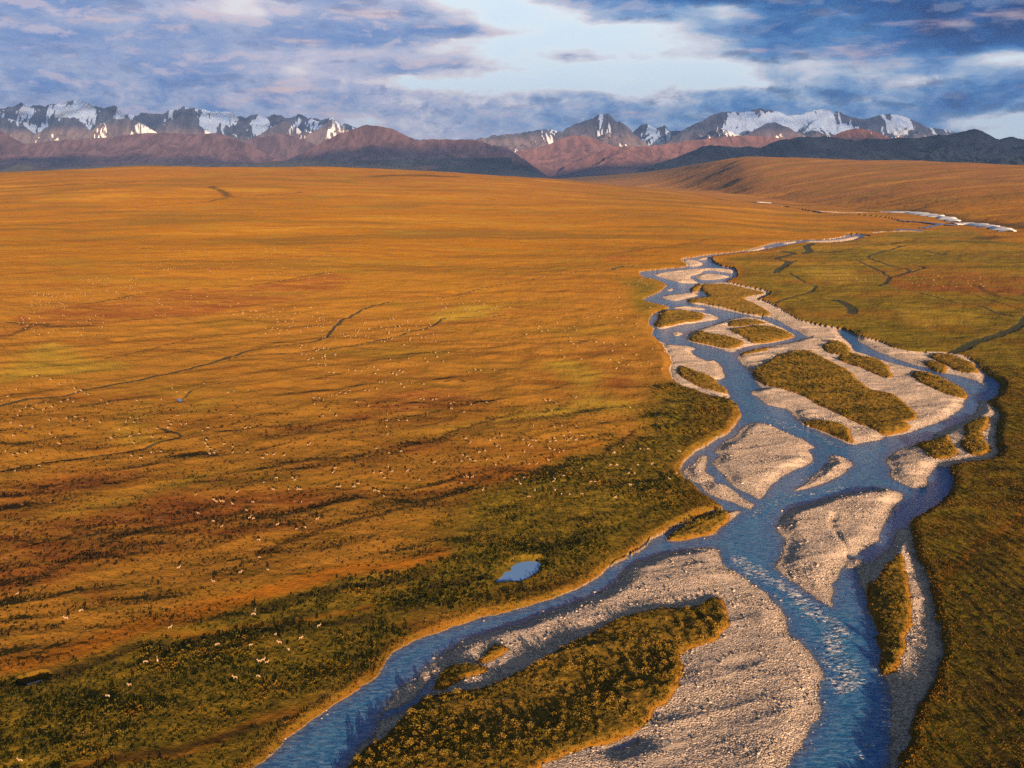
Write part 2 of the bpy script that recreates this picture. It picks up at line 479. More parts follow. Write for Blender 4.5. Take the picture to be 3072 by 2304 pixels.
# (kind, smoothing, outline) laid one over the other; g = gravel bar, w = water
LAYERS = [
    ('g', trace('A', (712, 238), (780, 228), (850, 240), (895, 268), (840, 285), (770, 285), (720, 262))),
    ('g', trace('A', (850, 218), (1010, 195), (980, 212), (900, 230), (852, 232))),
    ('g', trace('A', (1250, 160), (1400, 120), (1420, 135), (1270, 165))),
    ('g', trace('A', (1420, 135), (1480, 122), (1530, 128), (1460, 142))),
    ('g', trace('A', (1570, 80), (1680, 70), (1690, 80), (1590, 92))),
    ('g', trace('A', (1780, 70), (2000, 60), (2212, 25), (2212, 50), (2050, 80), (1900, 92), (1760, 88))),
    ('g', trace('A', (468, 362), (530, 338), (700, 318), (850, 303), (1050, 303), (1150, 320), (1165, 345), (1060, 335), (920, 320), (865, 350), (780, 375), (830, 415), (850, 432), (700, 430), (620, 405), (540, 385))),
    ('g', trace('A', (830, 372), (920, 347), (1050, 357), (1115, 372), (1080, 390), (920, 405), (850, 395))),
    ('g', trace('A', (570, 492), (610, 475), (645, 486), (600, 502))),
    ('g', trace('A', (528, 547), (640, 527), (780, 518), (862, 535), (780, 557), (680, 582), (580, 572))),
    ('g', trace('A', (745, 590), (760, 567), (880, 550), (855, 520), (790, 520), (775, 490), (835, 440), (900, 432), (1150, 425), (1440, 490), (1480, 530), (1400, 570), (1520, 620),
                (1620, 690), (1720, 750), (1720, 790), (1560, 752), (1500, 740), (1400, 728), (1300, 715), (1180, 685), (1000, 650), (900, 625), (800, 610))),
    ('w', trace('A', (860, 485), (890, 515), (930, 540), (880, 552), (850, 520))),
    ('g', trace('A', (610, 640), (760, 630), (900, 652), (890, 664), (700, 655))),
    ('g', trace('A', (505, 690), (550, 668), (620, 660), (760, 665), (900, 685), (980, 710), (1030, 735), (950, 757), (800, 777), (680, 797), (560, 824), (505, 830), (468, 780), (500, 740))),
    ('g', trace('A', (752, 900), (790, 850), (850, 830), (1000, 780), (1120, 740), (1230, 722), (1350, 735), (1480, 775), (1600, 830), (1685, 885), (1640, 915), (1500, 945), (1350, 965), (1240, 990), (1140, 1030), (1050, 1000), (900, 965), (780, 935))),
    ('g', trace('A', (612, 862), (660, 850), (722, 866), (690, 888), (640, 885))),
    ('g', trace('A', (500, 930), (600, 962), (730, 970), (830, 1000), (780, 1022), (900, 1095), (980, 1095), (1040, 1140), (1078, 1210), (1060, 1262), (1000, 1272), (1080, 1330), (1120, 1430), (1000, 1480), (700, 1400), (560, 1250), (560, 1060))),
    ('g', trace('A', (1185, 1068), (1240, 1025), (1350, 1002), (1500, 968), (1650, 938), (1775, 905), (1755, 873), (1690, 835), (1600, 790), (1530, 748), (1480, 732), (1480, 600), (1650, 680), (1750, 740), (1900, 795), (2050, 820),
                'B', (900, 620), (1100, 695), (1250, 730), (1450, 730), (1640, 740), (1760, 790), (1880, 900), (1850, 990), (1872, 1080), (1790, 1112), (1730, 1115), (1700, 1150), (1680, 1180), (1672, 1222),
                (1600, 1280), (1480, 1340), (1350, 1390), (1230, 1430), (1100, 1460), (1000, 1470), (960, 1495), (880, 1512), (740, 1542), (600, 1492), (450, 1432), (350, 1392), (290, 1362),
                (250, 1320), (190, 1250), (100, 1220), 'A', (1452, 1478), (1350, 1412), (1310, 1365), (1398, 1342), (1345, 1285), (1315, 1222), (1245, 1155), (1195, 1095))),
    ('w', trace('B', (598, 548), (640, 605), (720, 680), (740, 722), (860, 764), (1000, 812), (1150, 852), (1290, 887), (1400, 917), (1500, 957), (1600, 1012), (1690, 1062), (1740, 1108),
                (1880, 1085), (1830, 1010), (1700, 955), (1540, 922), (1450, 903), (1350, 872), (1200, 828), (1050, 775), (950, 738), (850, 686), (770, 636), (755, 598), (700, 558), (620, 532))),
    ('w', trace('B', (20, 690), (120, 660), (300, 615), (310, 590), (230, 560), (130, 505), (20, 440), (-60, 430), (60, 495), (170, 545), (235, 600), (180, 630), (60, 670))),
    ('g', trace('B', (1920, 1150), (1830, 1172), (1805, 1230), (1765, 1280), (1650, 1350), (1500, 1420), (1420, 1470), (1380, 1500), (1290, 1535), 'D', (1280, 246), (1180, 272), (1080, 332), (1015, 380),
                (1050, 450), (1060, 520), (1150, 570), (1250, 610), (1370, 600), (1385, 520), (1450, 430), (1600, 440), (1800, 420), (2010, 380), (2010, 200), (2020, 0), 'B', (1980, 1220))),
    ('g', trace('C', (1210, 252), (1310, 195), (1420, 210), (1550, 250), (1700, 320), (1830, 380), (1872, 410), (1800, 432), (1845, 480), (1830, 530), (1740, 580), (1650, 622), (1590, 662),
                (1520, 712), (1460, 772), (1412, 832), (1370, 860), (1300, 820), (1180, 760), (1080, 680), (1010, 590), (978, 550), (1030, 480), (988, 440), (1080, 370), (1170, 302))),
    ('g', trace('C', (868, 488), (935, 488), (932, 540), (912, 600), (950, 650), (990, 712), (1080, 732), (1180, 790), (1240, 850), (1332, 900), (1290, 940), (1150, 890), (1000, 840), (900, 790), (860, 732), (790, 700), (738, 640), (738, 602), (800, 570))),
    ('g', trace('C', (1675, 787), (1780, 710), (1900, 610), (1985, 535), (2000, 478), (2080, 488), (2182, 550), (2132, 612), (2022, 682), (1880, 742))),
    ('g', trace('C', (570, 1215), (640, 1150), (800, 1062), (1000, 975), (1100, 960), (1232, 965), (1150, 1032), (1060, 1102), (1000, 1167), (850, 1192), (700, 1217))),
    ('g', trace('D', (78, 960), (100, 890), (180, 810), (300, 770), (450, 730), (650, 670), (850, 640), (1000, 612), (1160, 672), (1100, 760), (1070, 820), (1042, 880), (962, 1000), (952, 1060),
                (850, 1132), (762, 1192), (700, 1220), (640, 1300), (592, 1400), (562, 1550), (562, 1645), (480, 1612), (360, 1542), (250, 1462), (160, 1382), (88, 1282), (110, 1180), (130, 1060), (90, 1000))),
    ('g', trace('D', (1270, 900), (1230, 950), (1130, 972), (1080, 1062), (1010, 1172), (900, 1242), (780, 1300), (768, 1360), (800, 1450), (842, 1500), (862, 1600), 'H', (850, 172), (865, 250), (880, 380), (920, 500),
                (950, 680), (985, 830), (1010, 880), (1050, 1020), (1070, 1150), (1080, 1300), (1060, 1400), (1060, 1560), (1020, 1659), (960, 1850), (900, 2200), (1200, 2100), (1400, 1400), (1560, 900), (1560, 600), (1480, 300), (1430, 50), 'D', (1350, 1250), (1300, 1050))),
    ('g', trace('D', (640, 1230), (720, 1215), (800, 1250), (800, 1300), (720, 1312), (650, 1300))),
    ('g', trace('C', (484, 1352), (600, 1325), (700, 1308), (820, 1292), (960, 1282), (1040, 1342), (1080, 1422), (1180, 1492), 'G', (1568, 49), (1680, 122), (1780, 212), (1830, 272), (1880, 342), (1910, 422), (1940, 502), (2020, 562), (2100, 652),
                (2150, 752), (2200, 832), (2195, 922), (2170, 1052), (2150, 1202), (2100, 1322), (2070, 1422), (1980, 1532), (1930, 1602), (1900, 1720), (1850, 2100), (-1000, 2100),
                'F', (900, 1800), (962, 1655), (1002, 1560), (1082, 1470), (1200, 1370), (1270, 1290), (1290, 1212), (1330, 1132), (1400, 1002), (1480, 932), (1570, 900), (1650, 812), (1750, 722), (1900, 622), (2000, 562),
                'E', (772, 850), (900, 802), (1050, 762), (1250, 692), (1450, 622), (1600, 562), (1750, 492), (1870, 422), (1950, 322), (2050, 252), (2212, 202))),
    ('w', trace('F', (1735, 862), (1742, 920), (1690, 1010), (1620, 1080), (1500, 1150), (1420, 1190), (1285, 1245), (1350, 1160), (1500, 1110), (1600, 1020), (1670, 940))),
    ('w', trace('G', (410, 1500), (500, 1450), (620, 1405), (600, 1440), (530, 1485), (440, 1515))),
]
# patches of grass and willow standing on the bars
GREENS = [
    trace('A', (890, 450), (1100, 450), (1250, 482), (1420, 520), (1310, 550), (1240, 572), (1330, 612), (1420, 660), (1468, 700), (1430, 718), (1300, 704), (1150, 668), (1000, 635), (880, 612), (780, 605), (760, 582), (900, 558), (935, 542), (885, 495)),
    trace('A', (790, 470), (850, 440), (880, 455), (850, 500), (790, 512)),
    trace('A', (502, 700), (560, 677), (700, 677), (850, 692), (900, 722), (870, 755), (700, 783), (560, 813), (502, 815), (475, 780), (512, 740)),
    trace('A', (800, 890), (880, 850), (920, 870), (1000, 890), (1100, 900), (1200, 930), (1240, 965), (1150, 1000), (1050, 990), (900, 958), (795, 930)),
    trace('A', (1110, 790), (1180, 760), (1300, 757), (1450, 785), (1320, 800), (1150, 815)),
    trace('A', (1130, 840), (1300, 817), (1500, 822), (1660, 880), (1640, 908), (1500, 938), (1330, 958), (1260, 920), (1200, 880)),
    trace('A', (700, 1170), (800, 1190), (900, 1230), (1000, 1272), (1075, 1332), (1090, 1390), (900, 1350), (760, 1290), (680, 1230)),
    trace('A', (1330, 1205), (1450, 1120), (1560, 1060), (1700, 1030), (1850, 1030), 'B', (350, 745), (480, 800), (620, 870), (720, 940), (800, 1020), (880, 1075), (1050, 1110), (1180, 1190), (1250, 1260), (1280, 1310), (1180, 1370), (1000, 1395), (860, 1385),
          (760, 1350), (640, 1300), (500, 1230), (380, 1170), (250, 1110), (60, 1055), 'A', (1420, 1310), (1350, 1260)),
    trace('B', (480, 690), (600, 655), (700, 710), (720, 760), (860, 790), (960, 815), (1005, 850), (1060, 920), (1060, 975), (980, 960), (870, 910), (740, 860), (640, 830), (600, 780), (520, 750)),
    trace('B', (1250, 940), (1300, 915), (1420, 935), (1540, 990), (1650, 1040), (1725, 1090), (1700, 1140), (1600, 1130), (1480, 1085), (1330, 1020), (1260, 980)),
    trace('B', (890, 1395), (1000, 1385), (1180, 1375), (1230, 1400), (1180, 1425), (1080, 1450), (1000, 1460), (930, 1430)),
    trace('B', (310, 1355), (450, 1350), (600, 1370), (680, 1420), (700, 1470), (740, 1525), (620, 1485), (480, 1430), (370, 1390)),
    trace('B', (1365, 850), (1420, 825), (1500, 850), (1545, 900), (1500, 920), (1420, 890)),
    trace('B', (1410, 790), (1520, 765), (1650, 800), (1760, 850), (1815, 920), (1740, 935), (1620, 905), (1520, 850)),
    trace('A', (1215, 1045), (1300, 1015), (1450, 985), (1420, 1020), (1300, 1045), (1220, 1060)),
    trace('D', (1270, 242), (1400, 212), (1560, 182), (1572, 240), (1630, 320), (1560, 380), (1450, 385), (1330, 310)),
    trace('D', (1700, 100), (1780, 50), (1905, 20), (1890, 110), (1830, 150), (1850, 210), (1750, 220), (1710, 170)),
    trace('D', (1680, 240), (1750, 217), (1850, 222), (1910, 280), (1880, 350), (1750, 350), (1700, 300)),
    trace('D', (1160, 1215), (1182, 1300), (1202, 1400), 'H', (1200, 100), (1225, 300), (1215, 420), (1170, 560), (1150, 700), (1120, 820), (1020, 860), (985, 800), (955, 650), (925, 450), (895, 300), (885, 150), (905, 60), 'D', (895, 1500), (960, 1430), (1002, 1350), (1080, 1272)),
    trace('C', (590, 1205), (700, 1112), (900, 1012), (1090, 977), (1110, 1032), (1000, 1150), (850, 1185), (700, 1210)),
    trace('F', (1030, 1640), (1120, 1510), (1280, 1420), (1440, 1290), (1520, 1200), 'E', (200, 1449), (400, 1420), (600, 1400), (750, 1370), (900, 1320), (1000, 1260), (1150, 1170), (1300, 1100), (1450, 1000), (1560, 940), (1700, 880), (1850, 790), (1980, 740), (2150, 690),
          'G', (772, 311), (950, 310), (1150, 290), (1250, 220), (1340, 232), (1370, 330), (1380, 420), (1350, 520), (1280, 590), (1150, 622), (1000, 660), (950, 742), (1000, 850), (950, 1000), (880, 1120), (760, 1200), (650, 1320), (450, 1430), (250, 1510), (0, 1590), (-300, 1720), (-700, 2000), 'F', (800, 2000)),
    trace('E', (305, 1342), (420, 1205), (480, 1172), (650, 1172), (745, 1202), (700, 1250), (550, 1290), (400, 1360)),
    trace('E', (690, 1130), (760, 1062), (830, 1002), (935, 1022), (870, 1080), (750, 1140)),
]
POND = trace('E', (830, 420), (900, 345), (1000, 272), (1150, 247), (1230, 285), (1180, 350), (1060, 432), (930, 430))
POOLS = [trace('N', (1290, 252), (1325, 250), (1352, 268), (1330, 276), (1310, 262)), trace('L', (160, 905), (280, 868), (282, 880), (170, 912))]
# wet green ground: the left bank with its dwarf willows, and the meadows right of the river
GREEN_BANK = trace('U', (-700, 1650), (-60, 1492), (0, 1480), (160, 1437), (400, 1358), (520, 1302), (650, 1262), (800, 1245), (930, 1205), (960, 1150), (1010, 1100), (1090, 1050), (1160, 1032), (1240, 1000), (1330, 960), (1382, 935), (1388, 890), (1440, 850), (1475, 830),
                   (1560, 850), (1605, 880), (1560, 950), (1480, 1010), (1540, 1100), (1420, 1170), (1240, 1260), (930, 1340), (800, 1450), (560, 1660), (300, 1900), (-700, 2300))
MEADOW = trace('A', (1700, 110), (2000, 95), 'I', (1400, 305), (1700, 265), (1900, 290), (2000, 360), (2400, 420), (3000, 734),
               'B', (3600, 900), (3600, 1659), 'H', (3600, -200), (3600, 2300), (1000, 2300), (1000, 1000), (900, 300), 'B', (1400, 1300), (1000, 700), (300, 500), 'A', (1450, 560), (1180, 420), (1250, 330), (1100, 230), (1500, 180))
MEADOW2 = trace('A', (200, 420), (330, 390), (480, 410), (560, 450), (480, 510), (380, 570), (480, 620), (600, 640), (440, 690), (430, 760), (300, 660), (280, 540), (180, 450))
STREAMS = [(trace('U', (-60, 890), (0, 886), (60, 872), (130, 862), (200, 848), (300, 829), (400, 806), (482, 783), (545, 762), (630, 752), (690, 742), (713, 722), (735, 700), (768, 682), (800, 668), (850, 655), (950, 648), (1050, 625), (1150, 605), (1250, 590), (1350, 578), (1400, 572)), 1.5),
           (trace('U', (482, 783), (553, 773), (635, 768), (720, 758), (830, 738), (900, 720), (935, 708), (955, 693), (1000, 690), (1060, 691), (1090, 685)), 1.3),
           (trace('U', (-60, 1030), (0, 1026), (61, 1010), (163, 1000), (285, 980), (350, 962), (390, 950), (380, 942), (354, 932)), 0.8),
           (trace('N', (960, 350), (1180, 305), (1300, 275), (1380, 240), (1450, 195), (1700, 130)), 0.5),
           (trace('I', (1500, 385), (1400, 400), (1300, 425), (1260, 445), (1200, 462), (1330, 510), (1470, 553), (1400, 580), (1345, 595), (1310, 635), (1260, 655)), 2.4),
           (trace('I', (1490, 510), (1555, 528), (1540, 545), (1400, 582)), 2.2), (trace('I', (1030, 485), (1120, 480), (1250, 540), (1345, 595)), 2.0),
           (trace('A', (1700, 230), (1590, 300), (1520, 325), (1505, 355)), 2.0), (trace('A', (1640, 350), (1760, 425), (1865, 462), (1815, 510), (1760, 530), (1500, 605)), 1.8),
           (trace('B', (2280, 400), (2212, 480), (2150, 535), (2000, 602), (1850, 645), (1720, 690), (1640, 735), (1590, 745)), 4.5),
           (trace('B', (1290, 235), (1500, 290), (1660, 330), (1800, 345), (1960, 400), (2090, 440)), 2.0), (trace('I', (1560, 425), (1680, 450), (1700, 440)), 3.0),
           (trace('I', (1330, 385), (1420, 398), (1400, 392)), 3.0), (trace('A', (80, 330), (200, 290), (330, 300)), 1.6),
           (trace('I', (640, 420), (720, 440), (600, 470), (680, 490), (640, 530), (600, 560)), 5.0), (trace('I', (850, 368), (800, 390), (820, 420), (790, 440)), 7.0),
           (trace('B', (570, 295), (650, 320), (720, 370), (720, 410)), 5.0), (trace('D', (580, 830), (568, 900), (592, 1000), (650, 1100), (690, 1180)), 1.0)]
FAR_WATER = [(trace('I', (1060, 312), (1110, 305), (1200, 322), (1150, 322)), 5), (trace('I', (1380, 286), (1450, 275), (1550, 285), (1480, 280)), 6), (trace('I', (1560, 268), (1640, 250), (1690, 243), (1780, 250)), 7),
             (trace('I', (1690, 243), (1560, 228), (1430, 220), (1300, 207), (1120, 197)), 6), (trace('I', (1100, 190), (1000, 185), (900, 178), (820, 161), (690, 150), (640, 140), (520, 132), (470, 128)), 13),
             (trace('A', (2120, 20), (2212, 8), 'I', (1200, 318)), 4)]
FAR_BAR = [(trace('I', (900, 362), (1000, 350), (1130, 325)), 14), (trace('I', (1380, 292), (1460, 290), (1540, 288)), 11), (trace('I', (880, 165), (980, 172), (1100, 176), (1220, 176)), 17), (trace('I', (500, 140), (620, 138)), 20), (trace('I', (1230, 306), (1380, 292)), 6)]
DARKS = [(trace('U', (-60, 1522), (0, 1502), (160, 1456), (330, 1408), (430, 1380)), 3.0), (trace('U', (340, 1404), (440, 1392), (525, 1382), (620, 1368), (700, 1358), (800, 1336)), 2.6), (trace('U', (150, 1680), (300, 1650), (400, 1630), (525, 1588), (630, 1560)), 2.6),  # shrub and scarp shade on the green bank, painted as dark lines
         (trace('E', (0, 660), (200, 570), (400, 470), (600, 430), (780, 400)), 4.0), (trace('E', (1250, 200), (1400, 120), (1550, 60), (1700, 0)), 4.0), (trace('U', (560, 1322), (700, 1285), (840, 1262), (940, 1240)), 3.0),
         (trace('U', (60, 1275), (130, 1240), (199, 1205), (252, 1181), (322, 1156), (410, 1141), (498, 1129), (536, 1108)), 2.2), (trace('P', (150, 300), (200, 280), (350, 220), (500, 170), (700, 120), (900, 80), (1085, 45)), 2.0),  # fold lines: dark shrubs with the shade of the folds painted in
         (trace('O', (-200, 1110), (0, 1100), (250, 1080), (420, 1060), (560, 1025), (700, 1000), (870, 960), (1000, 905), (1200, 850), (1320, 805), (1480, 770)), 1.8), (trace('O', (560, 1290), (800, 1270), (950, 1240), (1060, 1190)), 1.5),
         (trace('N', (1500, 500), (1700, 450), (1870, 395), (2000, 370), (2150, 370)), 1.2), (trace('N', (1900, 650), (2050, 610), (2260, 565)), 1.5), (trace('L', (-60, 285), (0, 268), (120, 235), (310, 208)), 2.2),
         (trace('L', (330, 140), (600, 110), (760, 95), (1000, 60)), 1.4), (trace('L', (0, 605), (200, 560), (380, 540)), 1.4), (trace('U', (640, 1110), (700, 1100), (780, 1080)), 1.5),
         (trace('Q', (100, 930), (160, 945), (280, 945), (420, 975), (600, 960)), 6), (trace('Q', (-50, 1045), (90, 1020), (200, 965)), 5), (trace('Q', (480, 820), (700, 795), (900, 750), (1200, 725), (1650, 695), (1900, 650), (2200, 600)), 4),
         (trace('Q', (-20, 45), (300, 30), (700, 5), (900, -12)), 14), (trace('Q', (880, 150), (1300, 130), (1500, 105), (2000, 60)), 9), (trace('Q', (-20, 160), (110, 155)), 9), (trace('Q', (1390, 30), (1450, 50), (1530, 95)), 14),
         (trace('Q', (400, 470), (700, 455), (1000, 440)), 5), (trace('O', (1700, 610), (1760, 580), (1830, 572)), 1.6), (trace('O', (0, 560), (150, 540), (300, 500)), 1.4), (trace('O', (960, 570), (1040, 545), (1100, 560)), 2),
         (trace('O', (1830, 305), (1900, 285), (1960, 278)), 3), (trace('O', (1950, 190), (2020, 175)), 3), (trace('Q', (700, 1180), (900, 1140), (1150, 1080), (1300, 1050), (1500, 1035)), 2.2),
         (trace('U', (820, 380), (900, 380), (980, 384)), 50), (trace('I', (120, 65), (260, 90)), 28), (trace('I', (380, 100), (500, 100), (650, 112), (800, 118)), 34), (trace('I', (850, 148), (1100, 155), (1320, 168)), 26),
         (trace('I', (1330, 165), (1550, 178), (1750, 195), (1800, 222), (1950, 232), (2100, 258), (2180, 268)), 50), (trace('I', (1960, 350), (2010, 325)), 30),  # shade band behind the far snow, painted as a dark line
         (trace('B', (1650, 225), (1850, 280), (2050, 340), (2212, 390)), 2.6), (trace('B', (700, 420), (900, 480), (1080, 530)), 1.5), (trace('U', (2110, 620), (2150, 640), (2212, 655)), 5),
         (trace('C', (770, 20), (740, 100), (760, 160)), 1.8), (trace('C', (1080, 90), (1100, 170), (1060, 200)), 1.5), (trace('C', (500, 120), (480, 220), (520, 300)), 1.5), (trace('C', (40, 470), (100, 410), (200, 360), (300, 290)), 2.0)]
RUSTS = [trace('Q', (90, 910), (200, 880), (480, 830), (760, 790), (900, 750), (1250, 725), (1700, 690), (2200, 610), (2300, 700), (1700, 830), (1300, 890), (900, 940), (600, 965), (250, 985), (80, 1030), (-40, 1060), (-40, 1010), (150, 960)),
         trace('O', (400, 690), (700, 640), (900, 615), (1180, 640), (1200, 710), (800, 740), (300, 850), (-100, 900), (-100, 860), (250, 800)), trace('O', (420, 1060), (600, 1025), (860, 985), (850, 1030), (700, 1080), (300, 1120), (-100, 1180), (-100, 1120)),
         trace('O', (1700, 620), (1850, 580), (1860, 690), (1700, 700)), trace('O', (2080, 540), (2180, 520), (2240, 560), (2150, 620), (2080, 600)), trace('O', (1040, 1180), (1150, 1120), (1500, 1090), (1400, 1150), (1000, 1280), (600, 1300), (900, 1260)),
         trace('N', (-100, 960), (400, 830), (900, 770), (1000, 800), (700, 930), (250, 1000), (-100, 1100)), trace('N', (-200, 1300), (600, 1150), (1200, 960), (1600, 1000), (2300, 950), (2300, 1300), (1500, 1400), (600, 1560), (-200, 1900)),
         trace('I', (1300, 620), (1450, 560), (1800, 560), (2300, 600), (2300, 734), (1800, 690), (1500, 690)), trace('A', (40, 215), (200, 200), (330, 230), (200, 260), (60, 250)), trace('A', (120, 1290), (260, 1270), (310, 1310), (250, 1380), (130, 1370))]
LIMES = [trace('Q', (-50, 1290), (250, 1090), (480, 1090), (450, 1150), (900, 1235), (600, 1290), (100, 1340), (-50, 1340)), trace('N', (-50, 1250), (300, 1160), (700, 1050), (1050, 930), (1500, 800), (1500, 830), (1100, 960), (600, 1120), (-50, 1270)),
         trace('N', (1480, 330), (1550, 280), (1700, 265), (1600, 310), (1500, 370)), trace('N', (900, 430), (1000, 360), (1100, 330), (1000, 450), (1200, 560), (1000, 590), (880, 520)), trace('O', (880, 100), (1100, 50), (1350, 60), (1250, 130), (1000, 155), (850, 160)),
         trace('O', (1600, 440), (1850, 420), (2000, 520), (1900, 640), (1800, 560)), trace('O', (1500, 760), (1700, 700), (1900, 640), (2212, 700), (2212, 760), (1800, 800), (1200, 850), (1000, 900), (1100, 840)),
         trace('B', (1150, 330), (1500, 360), (1900, 440), (1900, 520), (1500, 530), (1300, 530), (1100, 430)), trace('B', (200, 40), (450, 0), (700, 60), (850, 130), (600, 170), (350, 110)), trace('A', (2212, 300), (2212, 420), (1900, 380), (2000, 290))]

ORANGES = [trace('U', (-200, 1490), (0, 1440), (200, 1385), (420, 1308), (560, 1272), (700, 1238), (850, 1222), (950, 1185), (962, 1212), (800, 1252), (560, 1302), (400, 1362), (160, 1440), (0, 1485), (-200, 1540))]
ORANGE_LINES = [(trace('U', (330, 1392), (440, 1378), (525, 1368), (620, 1355), (700, 1343), (790, 1322)), 1.6), (trace('U', (100, 1690), (200, 1652), (400, 1618), (525, 1574), (625, 1550)), 2.0),
                (trace('O', (1180, 1250), (1400, 1160), (1600, 1090), (1800, 1010), (1950, 960)), 3.5), (trace('D', (2212, 760), (2100, 880), (1950, 980), (1820, 1060), (1720, 1180), (1600, 1320), (1480, 1480), (1420, 1560)), 1.5),
                (trace('O', (1200, 1180), (1500, 1130), (1650, 1080)), 3.0)]

# ---------------------------------------------------------------- the ground sheet
us = np.concatenate([np.linspace(-1.5, -0.575, 90)[:-1], np.linspace(-0.575, 0.575, 1560), np.linspace(0.575, 1.5, 90)[1:]])
ys = np.concatenate([1.0 / np.linspace(1 / 120.0, 1 / 1400.0, 1150)[:-1], np.geomspace(1400, 20000, 420)])
NU, NY = len(us), len(ys)
Yg, Ug = np.meshgrid(ys, us, indexing='ij')
X = (Ug * Yg).ravel().astype(np.float64)
Y = Yg.ravel().astype(np.float64)
Zb = base_z(X, Y)
near = Y < 7500
# wander the traced lines a little so that shores are as ragged as real ones
wx = X + 1.8 * fbm(X / 15.0, Y / 15.0, 2, 45) + 0.9 * fbm(X / 5.0, Y / 5.0, 3, 41) + 0.5 * fbm(X / 1.3, Y / 1.3, 2, 47)
wy = Y + 1.8 * fbm(X / 15.0, Y / 15.0, 2, 46) + 0.9 * fbm(X / 5.0, Y / 5.0, 3, 43) + 0.5 * fbm(X / 1.3, Y / 1.3, 2, 49)
flood = signed(wx, wy, ground_pts(FLOOD, sub=2), 160.0, 160.0)
land = -flood
for kind, px in LAYERS:
    s = signed(wx, wy, ground_pts(px), 30.0, 30.0)
    land = np.maximum(land, s) if kind == 'g' else np.minimum(land, -s)
rd = np.full(X.shape, 60.0, np.float32)           # far reaches of the river, as ribbons
for px, w in FAR_WATER:
    land = np.minimum(land, line_dist(wx, wy, ground_pts(px, closed=False), 60.0) - w)
bar_far = np.full(X.shape, -60.0, np.float32)
for px, w in FAR_BAR:
    bar_far = np.maximum(bar_far, w - line_dist(wx, wy, ground_pts(px, closed=False), 90.0))
veg = np.full(X.shape, -30.0, np.float32)
for px in GREENS:
    veg = np.maximum(veg, signed(wx, wy, ground_pts(px), 30.0, 30.0))
pond = signed(wx + 1.2 * fbm(X / 4, Y / 4, 2, 53), wy + 1.5 * fbm(X / 4, Y / 4, 2, 54), ground_pts(POND), 30.0, 30.0)
for px in POOLS:
    pond = np.maximum(pond, signed(wx, wy, ground_pts(px, flat=False), 30.0, 30.0))
wide_x, wide_y = X + 9 * fbm(X / 28.0, Y / 40.0, 4, 71), Y + 9 * fbm(X / 28.0, Y / 40.0, 4, 73)


def soft(polys, far, flat=False):
    out = np.full(X.shape, -far, np.float32)
    for px in polys:
        out = np.maximum(out, signed(wide_x, wide_y, ground_pts(px, flat=flat, sub=2), far, far))
    return out


bank = soft([GREEN_BANK], 40.0, True)
green = np.maximum(bank, soft([MEADOW, MEADOW2], 40.0, True))
rust = soft(RUSTS, 20.0)
lime = soft(LIMES, 20.0)
ora = soft(ORANGES, 20.0)
for px, w in ORANGE_LINES:
    ora = np.maximum(ora, w - line_dist(wide_x, wide_y, ground_pts(px, flat=False, closed=False), 20.0))
stream = np.full(X.shape, 12.0, np.float32)
for px, w in STREAMS:
    stream = np.minimum(stream, line_dist(wx + (0.8 * fbm(X / 9, Y / 9, 3, 5)), wy, ground_pts(px, flat=False, closed=False), 14.0 + w) - w)
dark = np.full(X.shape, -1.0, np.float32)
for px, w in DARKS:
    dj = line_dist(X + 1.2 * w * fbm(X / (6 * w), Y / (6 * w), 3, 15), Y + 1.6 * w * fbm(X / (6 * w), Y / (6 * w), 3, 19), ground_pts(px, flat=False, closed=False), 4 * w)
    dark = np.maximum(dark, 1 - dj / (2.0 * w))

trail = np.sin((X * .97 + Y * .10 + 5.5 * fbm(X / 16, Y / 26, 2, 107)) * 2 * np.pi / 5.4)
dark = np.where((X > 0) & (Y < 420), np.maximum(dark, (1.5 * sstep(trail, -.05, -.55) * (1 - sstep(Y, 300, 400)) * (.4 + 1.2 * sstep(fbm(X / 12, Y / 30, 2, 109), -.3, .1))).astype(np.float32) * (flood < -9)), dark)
fp = -flood                                         # > 0 outside the flood plain
bw = 2.0 + 9e-6 * Y * Y                             # banks no steeper than the sheet can carry far away
on_bank = sstep(fp / bw * 2.0, 0.0, 2.0)
rise = (1.0 + 1.1 * fbm(X / 25.0, Y / 25.0, 2, 57)) * on_bank + 0.7 * sstep(fp, 20, 140)
gr = np.clip(land, 0, None)
gravel_z = 0.75 * sstep(gr, 0, 7) * (0.7 + 0.9 * fbm(X / 19.0, Y / 24.0, 2, 3)) + 0.1 * np.minimum(gr, 1.0)
dirx, diry = math.cos(R(24)), math.sin(R(24))       # low gravel ridges run with the old currents
sa, sb = X * dirx + Y * diry, -X * diry + Y * dirx
gravel_z += sstep(gr, 1.5, 9) * (0.28 * np.maximum(ridged(sa / 46.0, sb / 11.0, 2, 21), 0) + 0.75 * np.maximum(ridged(sa / 75.0 + .2 * fbm(X / 30, Y / 30, 2, 25), sb / 24.0, 2, 23), 0) + 0.1 * fbm(X / 2.2, Y / 2.2, 3, 31) + 0.05 * fbm(X / 0.6, Y / 0.6, 2, 33))
island = 0.9 * sstep(veg, -0.6, 1.8)
Z = np.where(fp > 0, Zb + rise, 0)
Zg = gravel_z * (1 - sstep(fp / bw * 2.0, 0.0, 2.0))
Z = np.where(fp > 0, np.minimum(Z, Zb + np.maximum(0.15, Zg) + 2.2 / bw * np.clip(fp, 0, None) + 0.8 * on_bank), gravel_z + island)
Z += sstep(fp, 0.5, 8) * (0.55 * fbm(X / 15.0, Y / 15.0, 3, 61) * sstep(fp, 4, 40) + 0.16 * fbm(X / 2.1, Y / 2.1, 3, 63) + 1.0 * fbm(X / 90.0, Y / 90.0, 2, 65) * sstep(fp, 60, 158))
far_k = sstep(fp, 100, 158) * sstep(Y, 900, 2500)
